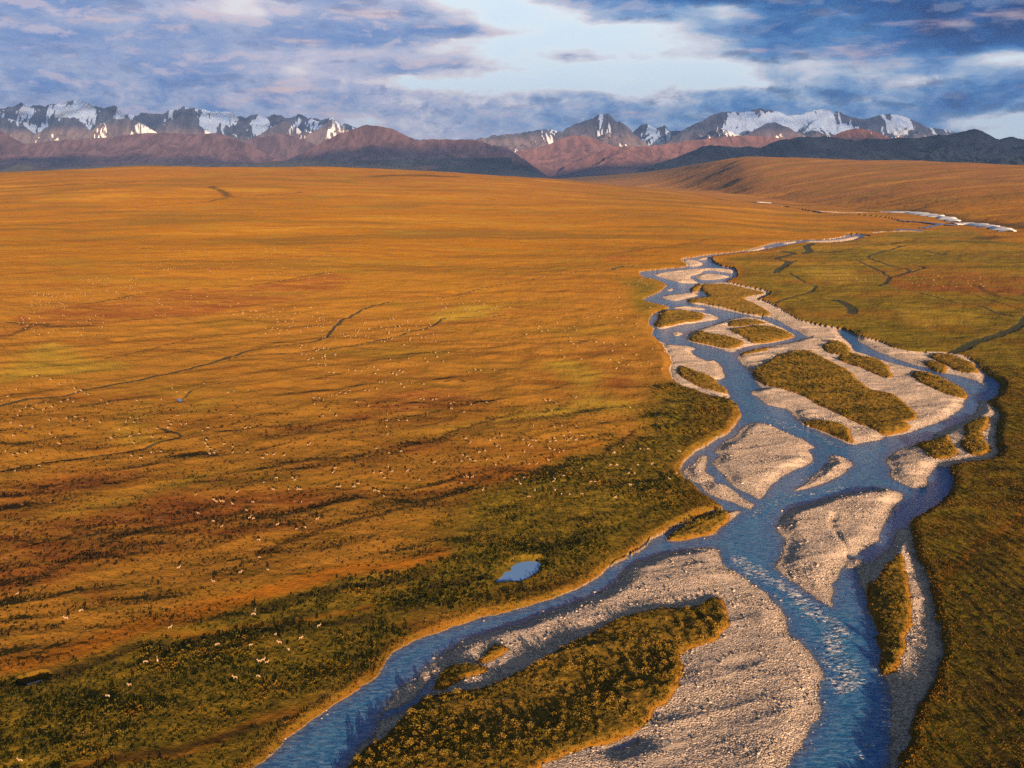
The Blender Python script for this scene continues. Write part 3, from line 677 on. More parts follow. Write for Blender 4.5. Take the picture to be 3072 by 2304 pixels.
Z += far_k * (11.0 * fbm(X / 420.0, Y / 420.0, 4, 66) + 9.0 * fbm(X / 1500.0, Y / 1500.0, 2, 68) * sstep(Y, 2500, 6000))
Z += np.where(veg > 0, 0.25 * fbm(X / 1.6, Y / 1.6, 2, 67), 0)
st1, st2 = X * math.cos(R(33)) + Y * math.sin(R(33)), -X * math.sin(R(33)) + Y * math.cos(R(33))
Z += sstep(fp, 15, 60) * (X < 200) * 1.6 * np.maximum(ridged((st1 + 40 * fbm(X / 90, Y / 90, 2, 83)) / 210.0, (st2 + 14 * fbm(X / 60, Y / 60, 3, 84)) / 46.0, 3, 81), 0) * (1 - sstep(Y, 1500, 2600))
Z -= 0.4 * sstep(-stream, -1.5, 1.0)
Z = np.where((land < 0) & (fp < 0) | (land < 0) & (Y > 1500), np.maximum(-1.6, land * 0.35) - 0.03, Z)
pond_level = 0.7
Z = np.where(pond > -2.5, np.minimum(Z, np.where(Y < 600, pond_level, Zb + 1.2) + 0.5 * sstep(-pond, 0, 2.5) - 0.4 * np.clip(pond, 0, 1)), Z)
Z[(Y > 15000)] -= 40 * sstep(Y[Y > 15000], 15000, 20000)


def grid_mesh(name, xyz, nu, ny, keep=None, attrs=None):
    idx = np.arange(nu * ny, dtype=np.int32).reshape(ny, nu)
    q = np.stack([idx[:-1, :-1], idx[:-1, 1:], idx[1:, 1:], idx[1:, :-1]], -1).reshape(-1, 4)
    if keep is not None:
        q = q[keep[q].any(1)]
        used = np.zeros(nu * ny, bool)
        used[q.ravel()] = True
        remap = np.cumsum(used) - 1
        q = remap[q].astype(np.int32)
        xyz = xyz[used]
        attrs = {k: v[used] for k, v in (attrs or {}).items()}
    return raw_mesh(name, xyz, q, attrs, True)


def raw_mesh(name, verts, faces, attrs=None, smooth=False):
    """verts (n,3), faces (m,k) with one k"""
    me = bpy.data.meshes.new(name)
    m, k = faces.shape
    me.vertices.add(len(verts))
    me.vertices.foreach_set('co', np.ascontiguousarray(verts, np.float32).ravel())
    me.loops.add(m * k)
    me.loops.foreach_set('vertex_index', np.ascontiguousarray(faces, np.int32).ravel())
    me.polygons.add(m)
    me.polygons.foreach_set('loop_start', np.arange(0, m * k, k, dtype=np.int32))
    me.polygons.foreach_set('loop_total', np.full(m, k, np.int32))
    me.polygons.foreach_set('use_smooth', np.full(m, smooth, bool))
    for a, v in (attrs or {}).items():
        at = me.attributes.new(a, 'FLOAT', 'POINT')
        at.data.foreach_set('value', np.ascontiguousarray(v, np.float32))
    me.update(calc_edges=True)
    me.validate()
    return me


def place(name, me, mats, label=None, category=None, kind=None, group=None, loc=(0, 0, 0), parent=None):
    o = bpy.data.objects.new(name, me)
    COL.objects.link(o)
    o.location = loc
    if me is not None and mats is not None and len(me.materials) == 0:
        for m in (mats if isinstance(mats, (list, tuple)) else [mats]):
            me.materials.append(m)
    for k, v in (('label', label), ('category', category), ('kind', kind), ('group', group)):
        if v:
            o[k] = v
    if parent:
        o.parent = parent
    return o


def new_mat(name, rough=0.9, spec=0.15):
    m = bpy.data.materials.new(name)
    m.use_nodes = True
    t = NT(m.node_tree)
    b = m.node_tree.nodes['Principled BSDF']
    b.inputs['Roughness'].default_value = rough
    b.inputs['Specular IOR Level'].default_value = spec
    return m, t, b


# ---------------------------------------------------------------- ground material
gm, t, b = new_mat("tundra_ground", 0.95, 0.05)
b.inputs['Diffuse Roughness'].default_value = 1.0
pos = t.new('ShaderNodeNewGeometry').outputs['Position']
flat = t.vmath('MULTIPLY', pos, (1, 1, 0))
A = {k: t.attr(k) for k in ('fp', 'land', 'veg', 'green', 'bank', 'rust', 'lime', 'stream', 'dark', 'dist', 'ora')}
warp = t.vmath('ADD', flat, t.vmath('MULTIPLY', t.vmath('SUBTRACT', t.noise(t.mapping(flat, (1 / 45.0, 1 / 45.0, 1)), 1.0, 3).outputs['Color'], (.5, .5, .5)), (38, 38, 0)))
streak = t.mapping(warp, (1 / 150.0, 1 / 30.0, 1), (0, 0, R(-33)))
streak2 = t.mapping(warp, (1 / 22.0, 1 / 6.0, 1), (0, 0, R(-30)))
n_big = t.noise(t.mapping(flat, (1 / 190.0, 1 / 120.0, 1)), 1.0, 4).outputs[0]
n_str = t.noise(streak, 1.0, 6, 0.62, 0.6).outputs[0]
n_st2 = t.noise(streak2, 1.0, 5, 0.6, 0.4).outputs[0]
n_med = t.noise(flat, 1 / 5.0, 5, 0.65).outputs[0]
n_fine = t.noise(flat, 1 / 0.9, 4, 0.65).outputs[0]
edge = t.math('MULTIPLY', t.math('SUBTRACT', n_med, 0.5), 3.0)
edge_f = t.math('MULTIPLY', t.math('SUBTRACT', n_fine, 0.5), 1.0)


def cmix(f, a, c):
    return t.mix(f, a, c)


tan_c, gold_c, rust_c, olive_c = (.195, .102, .016), (.152, .072, .002), (.105, .042, .008), (.078, .060, .007)
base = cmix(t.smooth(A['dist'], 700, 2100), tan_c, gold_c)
base = cmix(t.math('MULTIPLY', t.smooth(A['dist'], 2600, 5200), .85), base, (.110, .054, .020))  # brownish far tone of haze and light, painted in by distance
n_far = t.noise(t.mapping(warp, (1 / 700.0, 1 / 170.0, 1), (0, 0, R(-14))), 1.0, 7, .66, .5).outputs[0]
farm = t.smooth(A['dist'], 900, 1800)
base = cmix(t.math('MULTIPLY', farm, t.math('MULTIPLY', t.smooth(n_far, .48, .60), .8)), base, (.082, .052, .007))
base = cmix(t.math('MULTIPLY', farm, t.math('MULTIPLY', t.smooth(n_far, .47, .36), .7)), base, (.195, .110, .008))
base = cmix(t.math('MULTIPLY', t.smooth(n_str, .49, .66), .62), base, rust_c)
base = cmix(t.math('MULTIPLY', t.smooth(n_st2, .50, .66), .65), base, olive_c)
base = cmix(t.math('MULTIPLY', t.smooth(n_big, .52, .68), .5), base, (.125, .090, .010))
base = cmix(t.math('MULTIPLY', t.math('MULTIPLY', t.smooth(t.math('ADD', A['lime'], t.math('MULTIPLY', edge, 3.0)), -14, 14), t.smooth(n_st2, .32, .58)), .75), base, (.20, .145, .018))
grn = t.mix(t.smooth(n_st2, .35, .62), (.048, .045, .005), (.115, .090, .009))
grn = t.mix(t.math('MULTIPLY', t.smooth(n_big, .48, .62), .7), grn, (.125, .066, .009))
grn = t.mix(t.math('MULTIPLY', t.smooth(n_str, .5, .64), .6), grn, (.062, .040, .007))
grn = t.mix(t.math('MULTIPLY', farm, t.math('MULTIPLY', t.smooth(n_far, .47, .60), .75)), grn, (.15, .095, .009))
grn = t.mix(t.math('MULTIPLY', farm, t.math('MULTIPLY', t.smooth(n_far, .44, .34), .6)), grn, (.032, .028, .005))
grn = t.mix(t.smooth(A['bank'], -4, 10), grn, t.mix(t.smooth(n_med, .35, .65), (.045, .042, .006), (.15, .105, .012)))
base = cmix(t.smooth(t.math('ADD', A['green'], t.math('ADD', t.math('MULTIPLY', edge, 2.0), t.math('MULTIPLY', t.math('SUBTRACT', n_big, .5), 60))), -18, 14), base, grn)
base = cmix(t.math('MULTIPLY', t.math('MULTIPLY', t.smooth(t.math('ADD', A['rust'], t.math('MULTIPLY', edge, 2.5)), -12, 12), t.smooth(n_str, .36, .56)), t.smooth(n_st2, .25, .62)), base, (.115, .042, .011))
base = cmix(t.math('MULTIPLY', t.smooth(t.math('ADD', A['rust'], t.math('MULTIPLY', edge, 2.5)), 2, 8), t.smooth(n_med, .60, .72)), base, (.23, .13, .075))
base = cmix(t.math('MULTIPLY', t.smooth(t.math('ADD', A['lime'], t.math('MULTIPLY', edge, 3.0)), -4, 16), t.math('MULTIPLY', t.smooth(n_str, .38, .58), .55)), base, (.19, .145, .02))
base = cmix(t.math('MULTIPLY', t.smooth(t.math('ADD', A['ora'], t.math('MULTIPLY', edge, 1.6)), -3, 5), .85), base, t.mix(t.smooth(n_med, .3, .7), (.235, .085, .007), (.17, .075, .008)))
# dark growth in folds and brooks, plus scarp, bank and shrub shade painted in
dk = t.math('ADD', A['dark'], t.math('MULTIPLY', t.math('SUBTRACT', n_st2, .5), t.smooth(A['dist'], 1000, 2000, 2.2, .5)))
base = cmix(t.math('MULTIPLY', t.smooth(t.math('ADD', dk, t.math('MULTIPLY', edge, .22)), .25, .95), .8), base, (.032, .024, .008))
base = cmix(t.math('MULTIPLY', t.smooth(t.math('ADD', A['stream'], t.math('ADD', edge_f, t.math('MULTIPLY', edge, .4))), 1.0, -0.4), .92), base, (.020, .027, .022))
# grass lip of the river bank
lip = t.math('MULTIPLY', t.smooth(t.math('ADD', A['fp'], t.math('MULTIPLY', edge, 2.6)), 2.8, 0.2), t.smooth(A['green'], -8, 2, .3, .8))
base = cmix(t.math('MULTIPLY', lip, t.smooth(t.noise(flat, 1 / 11.0, 4, .6).outputs[0], .36, .58)), base, t.mix(t.smooth(n_med, .35, .65), (.17, .078, .010), (.10, .055, .008)))
# gravel
vor = t.new('ShaderNodeTexVoronoi', feature='F1')
t.put(vor.inputs['Vector'], t.vmath('ADD', flat, t.vmath('MULTIPLY', t.noise(flat, .8, 2).outputs['Color'], (.5, .5, 0))))
vor.inputs['Scale'].default_value = 1.9
stone_r = t.new('ShaderNodeSeparateColor'); t.l.new(vor.outputs['Color'], stone_r.inputs[0])
gv = t.ramp(stone_r.outputs[0], [(0, (.16, .135, .125)), (.35, (.28, .24, .215)), (.7, (.39, .335, .295)), (1, (.53, .47, .42))])
sand = t.mix(n_fine, (.31, .262, .235), (.38, .33, .29))
n_sand = t.noise(t.mapping(flat, (1 / 26.0, 1 / 9.0, 1), (0, 0, R(-22))), 1.0, 4, .6, .5).outputs[0]
sandf = t.smooth(n_sand, .53, .62)
gv = t.mix(sandf, gv, sand)
gv = t.mix(t.math('MULTIPLY', t.smooth(n_med, .62, .75), .6), gv, (.17, .13, .06))
wet = t.smooth(t.math('ADD', A['land'], edge_f), 1.2, -0.1)
gv = t.mix(t.math('MULTIPLY', wet, .65), gv, (.10, .075, .05))
vg = t.mix(t.smooth(n_med, .35, .65), (.055, .045, .008), (.17, .105, .016))
vg = t.mix(t.smooth(t.math('ADD', A['veg'], t.math('MULTIPLY', edge, 1.5)), 1.6, .3), vg, (.17, .088, .012))
gv = t.mix(t.smooth(t.math('ADD', A['veg'], t.math('MULTIPLY', edge, .5)), -1.3, -.2), gv, vg)
is_gravel = t.smooth(t.math('ADD', A['fp'], t.math('MULTIPLY', edge_f, .6)), 0.25, -0.25)
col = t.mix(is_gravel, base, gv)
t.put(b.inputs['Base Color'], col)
# relief too fine for the mesh: tussocks on the tundra, cobbles on the bars
rough_h = t.math('ADD', t.math('MULTIPLY', n_fine, .55), t.math('MULTIPLY', n_med, 1.0))
cob = t.math('MULTIPLY', t.math('SUBTRACT', .62, vor.outputs['Distance']), t.math('SUBTRACT', .55, t.math('MULTIPLY', sandf, .42)))
mixh = t.new('ShaderNodeMix', data_type='FLOAT')
t.put(mixh.inputs[0], t.math('MULTIPLY', is_gravel, t.smooth(A['veg'], .3, -.3)))
t.put(mixh.inputs[2], rough_h)
t.put(mixh.inputs[3], cob)
bump = t.new('ShaderNodeBump')
bump.inputs['Strength'].default_value = 1.0
bump.inputs['Distance'].default_value = 0.62
t.put(bump.inputs['Height'], mixh.outputs[0])
t.l.new(bump.outputs[0], b.inputs['Normal'])

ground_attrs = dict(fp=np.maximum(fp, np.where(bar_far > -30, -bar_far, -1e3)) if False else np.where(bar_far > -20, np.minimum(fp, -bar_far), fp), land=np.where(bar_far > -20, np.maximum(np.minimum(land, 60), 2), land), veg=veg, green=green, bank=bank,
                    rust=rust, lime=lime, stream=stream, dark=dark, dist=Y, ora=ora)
XYZ = np.stack([X, Y, Z], 1)
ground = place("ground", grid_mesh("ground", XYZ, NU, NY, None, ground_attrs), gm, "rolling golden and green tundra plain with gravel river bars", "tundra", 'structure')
plain = raw_mesh("plain", np.array([[-90000, -60000, -45.], [90000, -60000, -45.], [90000, 90000, -45.], [-90000, 90000, -45.]]), np.array([[0, 1, 2, 3]]))
place("lowland", plain, gm, "flat tundra lowland reaching to the horizon", "tundra", 'structure')


def ground_z(x, y):
    """height of the finished ground sheet"""
    iy = np.clip(np.interp(y, ys, np.arange(NY)), 0, NY - 1.001)
    iu = np.clip(np.interp(x / y, us, np.arange(NU)), 0, NU - 1.001)
    a, c = iy.astype(int), iu.astype(int)
    fy, fx = iy - a, iu - c
    G = Z.reshape(NY, NU)
    return (G[a, c] * (1 - fx) + G[a, c + 1] * fx) * (1 - fy) + (G[a + 1, c] * (1 - fx) + G[a + 1, c + 1] * fx) * fy


def ground_attr(arr, x, y):
    iy = np.clip(np.rint(np.interp(y, ys, np.arange(NY))).astype(int), 0, NY - 1)
    iu = np.clip(np.rint(np.interp(x / y, us, np.arange(NU))).astype(int), 0, NU - 1)
    return arr.reshape(NY, NU)[iy, iu]


# ---------------------------------------------------------------- water
def water_material(name, calm=False):
    m, t, b = new_mat(name, 0.06, 0.5)
    b.inputs['IOR'].default_value = 1.33
    pos = t.new('ShaderNodeNewGeometry').outputs['Position']
    flat = t.vmath('MULTIPLY', pos, (1, 1, 0))
    if calm:
        t.put(b.inputs['Base Color'], (.20, .42, .80))
        b.inputs['Specular IOR Level'].default_value = 0.9
        w = t.noise(flat, 1.2, 3, .5).outputs[0]
        bump = t.new('ShaderNodeBump'); bump.inputs['Strength'].default_value = .25; bump.inputs['Distance'].default_value = .05
        t.put(bump.inputs['Height'], w)
        t.l.new(bump.outputs[0], b.inputs['Normal'])
        return m
    land, foam = t.attr('land'), t.attr('foam')
    big = t.noise(flat, 1 / 14.0, 4, .6).outputs[0]
    w1 = t.noise(t.mapping(flat, (.35, .8, 1)), 1.0, 5, .62, .7).outputs[0]
    w2 = t.noise(t.mapping(flat, (1.2, 2.6, 1)), 1.0, 3, .6, .5).outputs[0]
    deep = t.mix(t.smooth(big, .35, .65), (.016, .135, .365), (.028, .195, .41))
    deep = t.mix(t.smooth(t.math('ADD', land, t.math('MULTIPLY', t.math('SUBTRACT', big, .5), 4)), -8, -1.0), deep, (.026, .125, .36))
    shal = t.mix(t.smooth(w2, .4, .6), (.125, .11, .115), (.045, .10, .20))
    body = t.mix(t.math('MULTIPLY', t.smooth(t.math('ADD', land, t.math('MULTIPLY', t.math('SUBTRACT', w1, .5), 4)), -3.0, -0.1), .8), deep, shal)
    body = t.mix(t.math('MULTIPLY', t.smooth(w1, .42, .66), .55), body, (.17, .35, .53))
    body = t.mix(t.math('MULTIPLY', t.smooth(w1, .50, .30), .5), body, (.008, .055, .15))
    fm = t.noise(t.mapping(flat, (.42, 1.15, 1), (0, 0, .25)), 1.0, 6, .68, 1.0).outputs[0]
    fl = t.noise(t.mapping(flat, (.16, .3, 1)), 1.0, 3, .5).outputs[0]
    ff = t.smooth(t.math('ADD', fm, t.math('ADD', t.math('MULTIPLY', foam, .215), t.math('MULTIPLY', t.math('SUBTRACT', fl, .5), .32))), .705, .765)
    body = t.mix(ff, body, (.72, .76, .80))
    t.put(b.inputs['Base Color'], body)
    t.put(b.inputs['Roughness'], t.math('ADD', t.math('MULTIPLY', ff, .6), .10))
    bump = t.new('ShaderNodeBump'); bump.inputs['Strength'].default_value = 1.0; bump.inputs['Distance'].default_value = .42
    t.put(bump.inputs['Height'], t.math('ADD', t.math('ADD', w1, t.math('MULTIPLY', w2, .4)), t.math('MULTIPLY', ff, .6)))
    t.l.new(bump.outputs[0], b.inputs['Normal'])
    return m


RAPIDS = [(trace('C', (1180, 1380), (1330, 1480), (1480, 1560), 'H', (100, 60), (250, 180), (380, 300), (520, 390), (610, 480), (560, 580), (580, 700), (700, 850), (640, 960)), 7.0, 1.0),
          (trace('C', (1330, 1020), (1400, 930), (1600, 850), (1850, 810), (2100, 760)), 4.5, .75), (trace('C', (1450, 150), (1600, 200), (1750, 260), (1900, 310), (2050, 400)), 4.0, .8),
          (trace('B', (0, 1290), (80, 1340), (160, 1400)), 4, .8), (trace('A', (1180, 1050), (1180, 1150), (1180, 1300), (1200, 1400), (1260, 1500)), 4, .45), (trace('A', (470, 890), (560, 910), (700, 930), (860, 1000), (1000, 1060)), 4, .35),
          (trace('A', (1000, 780), (1080, 745), (1180, 715)), 4, .55), (trace('H', (900, 560), (960, 700), (1000, 950), (1040, 1200), (980, 1420), (760, 1590)), 4, .65), (trace('E', (1750, 350), (1900, 260), (2080, 150)), 3, .6),
          (trace('F', (1250, 960), (1100, 1130), (1000, 1340), (880, 1530)), 6, .35), (trace('F', (1460, 660), (1640, 680), (1850, 560)), 4, .35), (trace('A', (500, 560), (620, 600), (760, 610)), 4, .4), (trace('A', (690, 460), (760, 470)), 4, .4)]
wet_m = (land < 1.2) & ((fp < 1.5) | (Y > 1500)) & (Y < 7500)
foam = np.zeros(X.shape, np.float32)
for px, w, k in RAPIDS:
    foam = np.maximum(foam, k * np.clip(1.25 - line_dist(X, Y, ground_pts(px, closed=False), 4 * w) / w, 0, 1))
WZ = np.stack([X, Y, 0.02 * fbm(X / 1.5, Y / 1.5, 2, 91) + np.where(foam > 0, .22 * foam * fbm(X / 1.4, Y / .8, 3, 93), 0)], 1)
river_m = water_material("river_water")
place("river", grid_mesh("river", WZ, NU, NY, wet_m, {'land': land, 'foam': foam}), river_m, "braided blue river with white rapids winding between gravel bars", "river", 'structure')
pond_m = water_material("pond_water", True)
pm = (pond > -2.0)
PZ = np.stack([X, Y, np.where(Y < 600, pond_level, Zb + 1.2) - 0.12], 1)
pk_ = pm & (Y < 600) & (X > -100)
place("pond", grid_mesh("pond", PZ, NU, NY, pk_), pond_m, "small bright blue pond on the green bank left of the river", "pond", 'structure')
place("pond", grid_mesh("pond", PZ, NU, NY, pm & ~pk_ & (Y > 420)), pond_m, "tiny blue pool on the golden plain below the caribou herd", "pond", 'structure')
place("pond", grid_mesh("pond", PZ, NU, NY, pm & ~pk_ & (Y < 420)), pond_m, "thin blue pool at the foot of the orange slope at lower left", "pond", 'structure')

# ---------------------------------------------------------------- late snow along the far cut bank
sm, t, b = new_mat("snow", 0.7, 0.3)
t.put(b.inputs['Base Color'], (.82, .86, .90))


def snow_bank(name, line, width, height, label):
    c = catmull(line, 6, False)
    pts = np.array([unproject(a, q)[:2] for a, q in c])
    n = len(pts)
    tang = np.gradient(pts, axis=0)
    tang /= np.linalg.norm(tang, axis=1)[:, None] + 1e-9
    nor = np.stack([-tang[:, 1], tang[:, 0]], 1)
    s = np.linspace(0, 1, n)
    w = width * (0.25 + 0.75 * np.sin(np.pi * np.clip(s, .03, .97)) ** .5) * (1 + 1.1 * fbm(s * 14, s * 0, 3, 5))
    prof = [(-1.0, -.3), (-.9, .25), (-.4, .7), (.2, 1.0), (.8, .9), (1.0, -.3)]
    v, f = [], []
    for i in range(n):
        for a, h in prof:
            p = pts[i] + nor[i] * a * w[i]
            v.append((p[0], p[1], h * height * (0.6 + .4 * math.sin(math.pi * s[i])) + float(ground_z(np.array([p[0]]), np.array([p[1]]))[0]) + .6))
    k = len(prof)
    for i in range(n - 1):
        for j in range(k - 1):
            f.append((i * k + j, i * k + j + 1, (i + 1) * k + j + 1, (i + 1) * k + j))
    return place(name, raw_mesh(name, np.array(v), np.array(f), None, True), sm, label, "snow bank", 'structure')


snow_bank("snow_bank", trace('I', (1325, 172), (1400, 178), (1500, 186), (1600, 196), (1680, 206), (1725, 212), (1765, 222)), 34, 4, "long strip of old snow along the foot of the far dark river bank")
snow_bank("snow_bank", trace('I', (1760, 234), (1830, 234), (1900, 240), (1960, 252), (2030, 266), (2080, 280), (2112, 288)), 34, 4, "curving strip of old snow at the right end of the dark river bank")
snow_bank("snow_bank", trace('I', (475, 100), (520, 102), (575, 106)), 16, 1.5, "small snow strip on the far valley floor below the brown hill")


# ---------------------------------------------------------------- mountains
CROPS.update({'a': (0, 250, KC), 'b': (768, 250, KC), 'c': (1400, 300, KC), 'd': (2168, 280, 904 / 2212.0)})


def mountain_mat(name, rock, low, snow_amt, snow_z, low_z):
    m, t, b = new_mat(name, 0.9, 0.1)
    b.inputs['Diffuse Roughness'].default_value = 1.0
    geo = t.new('ShaderNodeNewGeometry')
    pos = geo.outputs['Position']
    sp = t.new('ShaderNodeSeparateXYZ'); t.l.new(pos, sp.inputs[0])
    sn = t.new('ShaderNodeSeparateXYZ'); t.l.new(geo.outputs['Normal'], sn.inputs[0])
    z = sp.outputs[2]
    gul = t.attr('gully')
    n1 = t.noise(t.mapping(pos, (1 / 900.0, 1 / 900.0, 1 / 900.0)), 1.0, 6, .62).outputs[0]
    n2 = t.noise(t.mapping(pos, (1 / 160.0, 1 / 400.0, 1 / 700.0)), 1.0, 5, .65).outputs[0]
    n3 = t.noise(t.mapping(pos, (1 / 2600.0, 1 / 2600.0, 1 / 2600.0)), 1.0, 3, .5).outputs[0]
    rk = t.mix(t.smooth(n2, .35, .65), tuple(v * .6 for v in rock), tuple(v * 1.25 for v in rock))
    body = t.mix(t.smooth(t.math('ADD', z, t.math('MULTIPLY', t.math('SUBTRACT', n1, .5), 700)), low_z - 150, low_z + 250), t.mix(n1, tuple(v * .8 for v in low), tuple(v * 1.2 for v in low)), rk)
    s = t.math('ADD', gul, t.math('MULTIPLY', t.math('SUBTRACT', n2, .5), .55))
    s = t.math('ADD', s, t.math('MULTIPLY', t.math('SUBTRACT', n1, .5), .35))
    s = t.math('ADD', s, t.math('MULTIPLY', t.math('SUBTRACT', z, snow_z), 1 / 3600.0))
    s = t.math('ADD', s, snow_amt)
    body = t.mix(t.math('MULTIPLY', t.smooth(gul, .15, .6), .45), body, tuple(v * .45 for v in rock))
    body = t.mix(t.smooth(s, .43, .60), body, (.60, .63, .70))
    t.put(b.inputs['Base Color'], body)
    bump = t.new('ShaderNodeBump'); bump.inputs['Strength'].default_value = .3; bump.inputs['Distance'].default_value = 30
    t.put(bump.inputs['Height'], n2)
    t.l.new(bump.outputs[0], b.inputs['Normal'])
    return m


def mountain(name, sil, D0, W, mat, label, seed, carve=.5, jag=14.0, fields=(), cols=700, nrow=150, spur=1500.0, sharp=1.15, back=.6, meander=700):
    px = np.array(sil)
    xs = np.linspace(px[0, 0], px[-1, 0], cols)
    yp = np.interp(xs, px[:, 0], px[:, 1])
    u_ = np.array([(a - 1536.0) / FPX / ray(a, q)[1] for a, q in zip(xs, yp)])
    el_ = np.array([ray(a, q)[2] / ray(a, q)[1] for a, q in zip(xs, yp)])
    Dc = D0 + meander * 2.0 * fbm(u_ * D0 / 5000.0, u_ * 0, 3, seed)
    Hc = np.maximum(CAM_H + Dc * el_, 20.0)
    t = np.concatenate([np.linspace(-1, 0, nrow), np.linspace(0, back, 36)[1:]])
    T, _ = np.meshgrid(t, u_, indexing='ij')
    Yv = Dc[None, :] + T * W
    Xv = u_[None, :] * Dc[None, :] + u_[None, :] * T * W * 0.35
    Hv = np.broadcast_to(Hc, T.shape)
    p = (1 - np.abs(T)) ** sharp
    rx = Xv + 500 * fbm(Xv / 1500.0, Yv / 1500.0, 3, seed + 3)
    sg = np.where(fbm(Xv / 3200, Yv * 0, 2, seed + 9) > 0, 1.0, -1.0) * 0 + 7 * np.clip(fbm(Xv / 3200, Yv * 0, 2, seed + 9), -.14, .14)
    rg = ridged((rx + .55 * sg * (Yv - D0)) / spur, (Yv - .2 * rx) / (spur * 1.7), 5, seed + 11, .58)
    rg2 = ridged((rx + .35 * Yv) / (spur * .42), Yv / spur, 4, seed + 17, .6)
    carved = np.clip(.75 * (1 - rg) + .35 * (1 - rg2), 0, 1.3)
    env = sstep(np.abs(T), 0.0, .10) * (1 - sstep(np.abs(T), .8, 1.0))
    Zv = Hv * p - carve * carved * env * Hv * (0.35 + .65 * p) * .8
    Zv = Zv + jag * 2.0 * (fbm(Xv / 120.0, Yv / 120.0, 3, seed + 23) + 1.3 * fbm(Xv / 420.0, Yv / 420.0, 2, seed + 27)) * (1 - sstep(np.abs(T), .0, .9))
    gul = np.clip((carved - .30) * 1.3, -.2, 1.0)
    Zs = Zv.copy()
    for _ in range(2):
        Zs[:, 1:-1] = (Zs[:, :-2] + 2 * Zs[:, 1:-1] + Zs[:, 2:]) / 4
    gx = np.gradient(Zs, axis=1) / np.maximum(np.gradient(Xv, axis=1), 1.0)
    asp = np.clip(-gx / .45, -1, 1)                      # snow stays on the slopes turned from the wind
    patch = fbm(Xv / 260.0, Yv / 800.0, 4, seed + 47, .6)
    crag = ridged((Xv + .3 * Yv) / 130.0, Yv / 420.0, 3, seed + 43, .6)
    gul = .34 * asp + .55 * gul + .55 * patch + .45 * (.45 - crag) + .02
    fld = np.zeros(T.shape)
    for cx, cy, rx_, ry_, k in fields:                # snowfields: centre and size in degrees of arc
        ex = (np.degrees(np.arctan(Xv / Yv)) - cx) / rx_
        ey = (np.degrees(np.arctan((Zv - CAM_H) / Yv)) - cy) / ry_
        fld = np.maximum(fld, k * (1 - sstep(np.sqrt(ex * ex + ey * ey) + .5 * fbm(Xv / 500, Yv / 500, 3, 77), .6, 1.15)))
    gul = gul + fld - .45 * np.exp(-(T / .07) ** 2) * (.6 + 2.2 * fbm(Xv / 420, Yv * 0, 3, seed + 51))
    Zv = np.where(T <= -.999, -60, Zv)
    xyz = np.stack([Xv.ravel(), Yv.ravel(), Zv.ravel() - 8], 1)
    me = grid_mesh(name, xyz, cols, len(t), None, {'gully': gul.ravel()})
    return place(name, me, mat, label, "mountain", 'structure')


def arc(x, y):
    """photo pixel -> degrees right of and above the camera's level axis"""
    d = ray(x, y)
    return math.degrees(math.atan2(d[0], d[1])), math.degrees(math.atan2(d[2], d[1]))


def fields(*items):
    out = []
    for c, x, y, w, h, k in items:
        o = CROPS[c]
        ax, ay = arc(o[0] + x * o[2], o[1] + y * o[2])
        s = o[2] / FPX * 57.3
        out.append((ax, ay, w * s, h * s, k))
    return out


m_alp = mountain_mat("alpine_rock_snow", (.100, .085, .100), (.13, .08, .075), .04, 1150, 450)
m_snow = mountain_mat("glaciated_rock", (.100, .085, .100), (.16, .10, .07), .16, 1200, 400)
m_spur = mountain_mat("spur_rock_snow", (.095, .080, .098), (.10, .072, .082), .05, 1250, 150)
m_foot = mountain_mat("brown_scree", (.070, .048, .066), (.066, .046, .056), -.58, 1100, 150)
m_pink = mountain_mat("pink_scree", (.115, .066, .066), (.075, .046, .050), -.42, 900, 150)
m_dark = mountain_mat("cloud_shaded_slope", (.034, .036, .046), (.032, .040, .046), -.56, 700, 100)  # cloud shade on right ridge and hill feet, painted as dark blue rock

mountain("mountain_range", trace('U', (-260, 240), (-100, 236), (0, 233), 'a', (100, 205), (180, 175), (240, 205), (400, 190), (520, 185), (600, 150), (700, 160), (780, 180), (900, 215), (1000, 195), (1080, 270), (1180, 265), (1220, 245), (1330, 250), (1430, 250), (1540, 225), (1590, 195), (1700, 210),
                               (1800, 230), (1850, 235), (1960, 235), (2060, 270), (2130, 290), (2212, 270), 'b', (80, 290), (180, 265), (260, 285), (370, 265), (440, 290), (550, 300), (670, 295), (740, 340), (860, 385), (960, 420), (1200, 460), (1500, 500)),
         29000, 9000, m_alp, "snow streaked jagged mountain range under the clouds at left", 5, .85, 26,
         fields(('a', 230, 240, 90, 60, 0.76), ('a', 600, 240, 240, 70, 0.82), ('a', 340, 400, 150, 60, 0.64), ('a', 50, 400, 80, 60, 0.7), ('a', 1800, 330, 70, 110, 0.76), ('a', 1980, 310, 110, 70, 0.76), ('b', 60, 380, 120, 80, 0.76), ('b', 340, 330, 70, 60, 0.64), ('b', 490, 350, 90, 60, 0.76)), cols=1400, spur=1000)
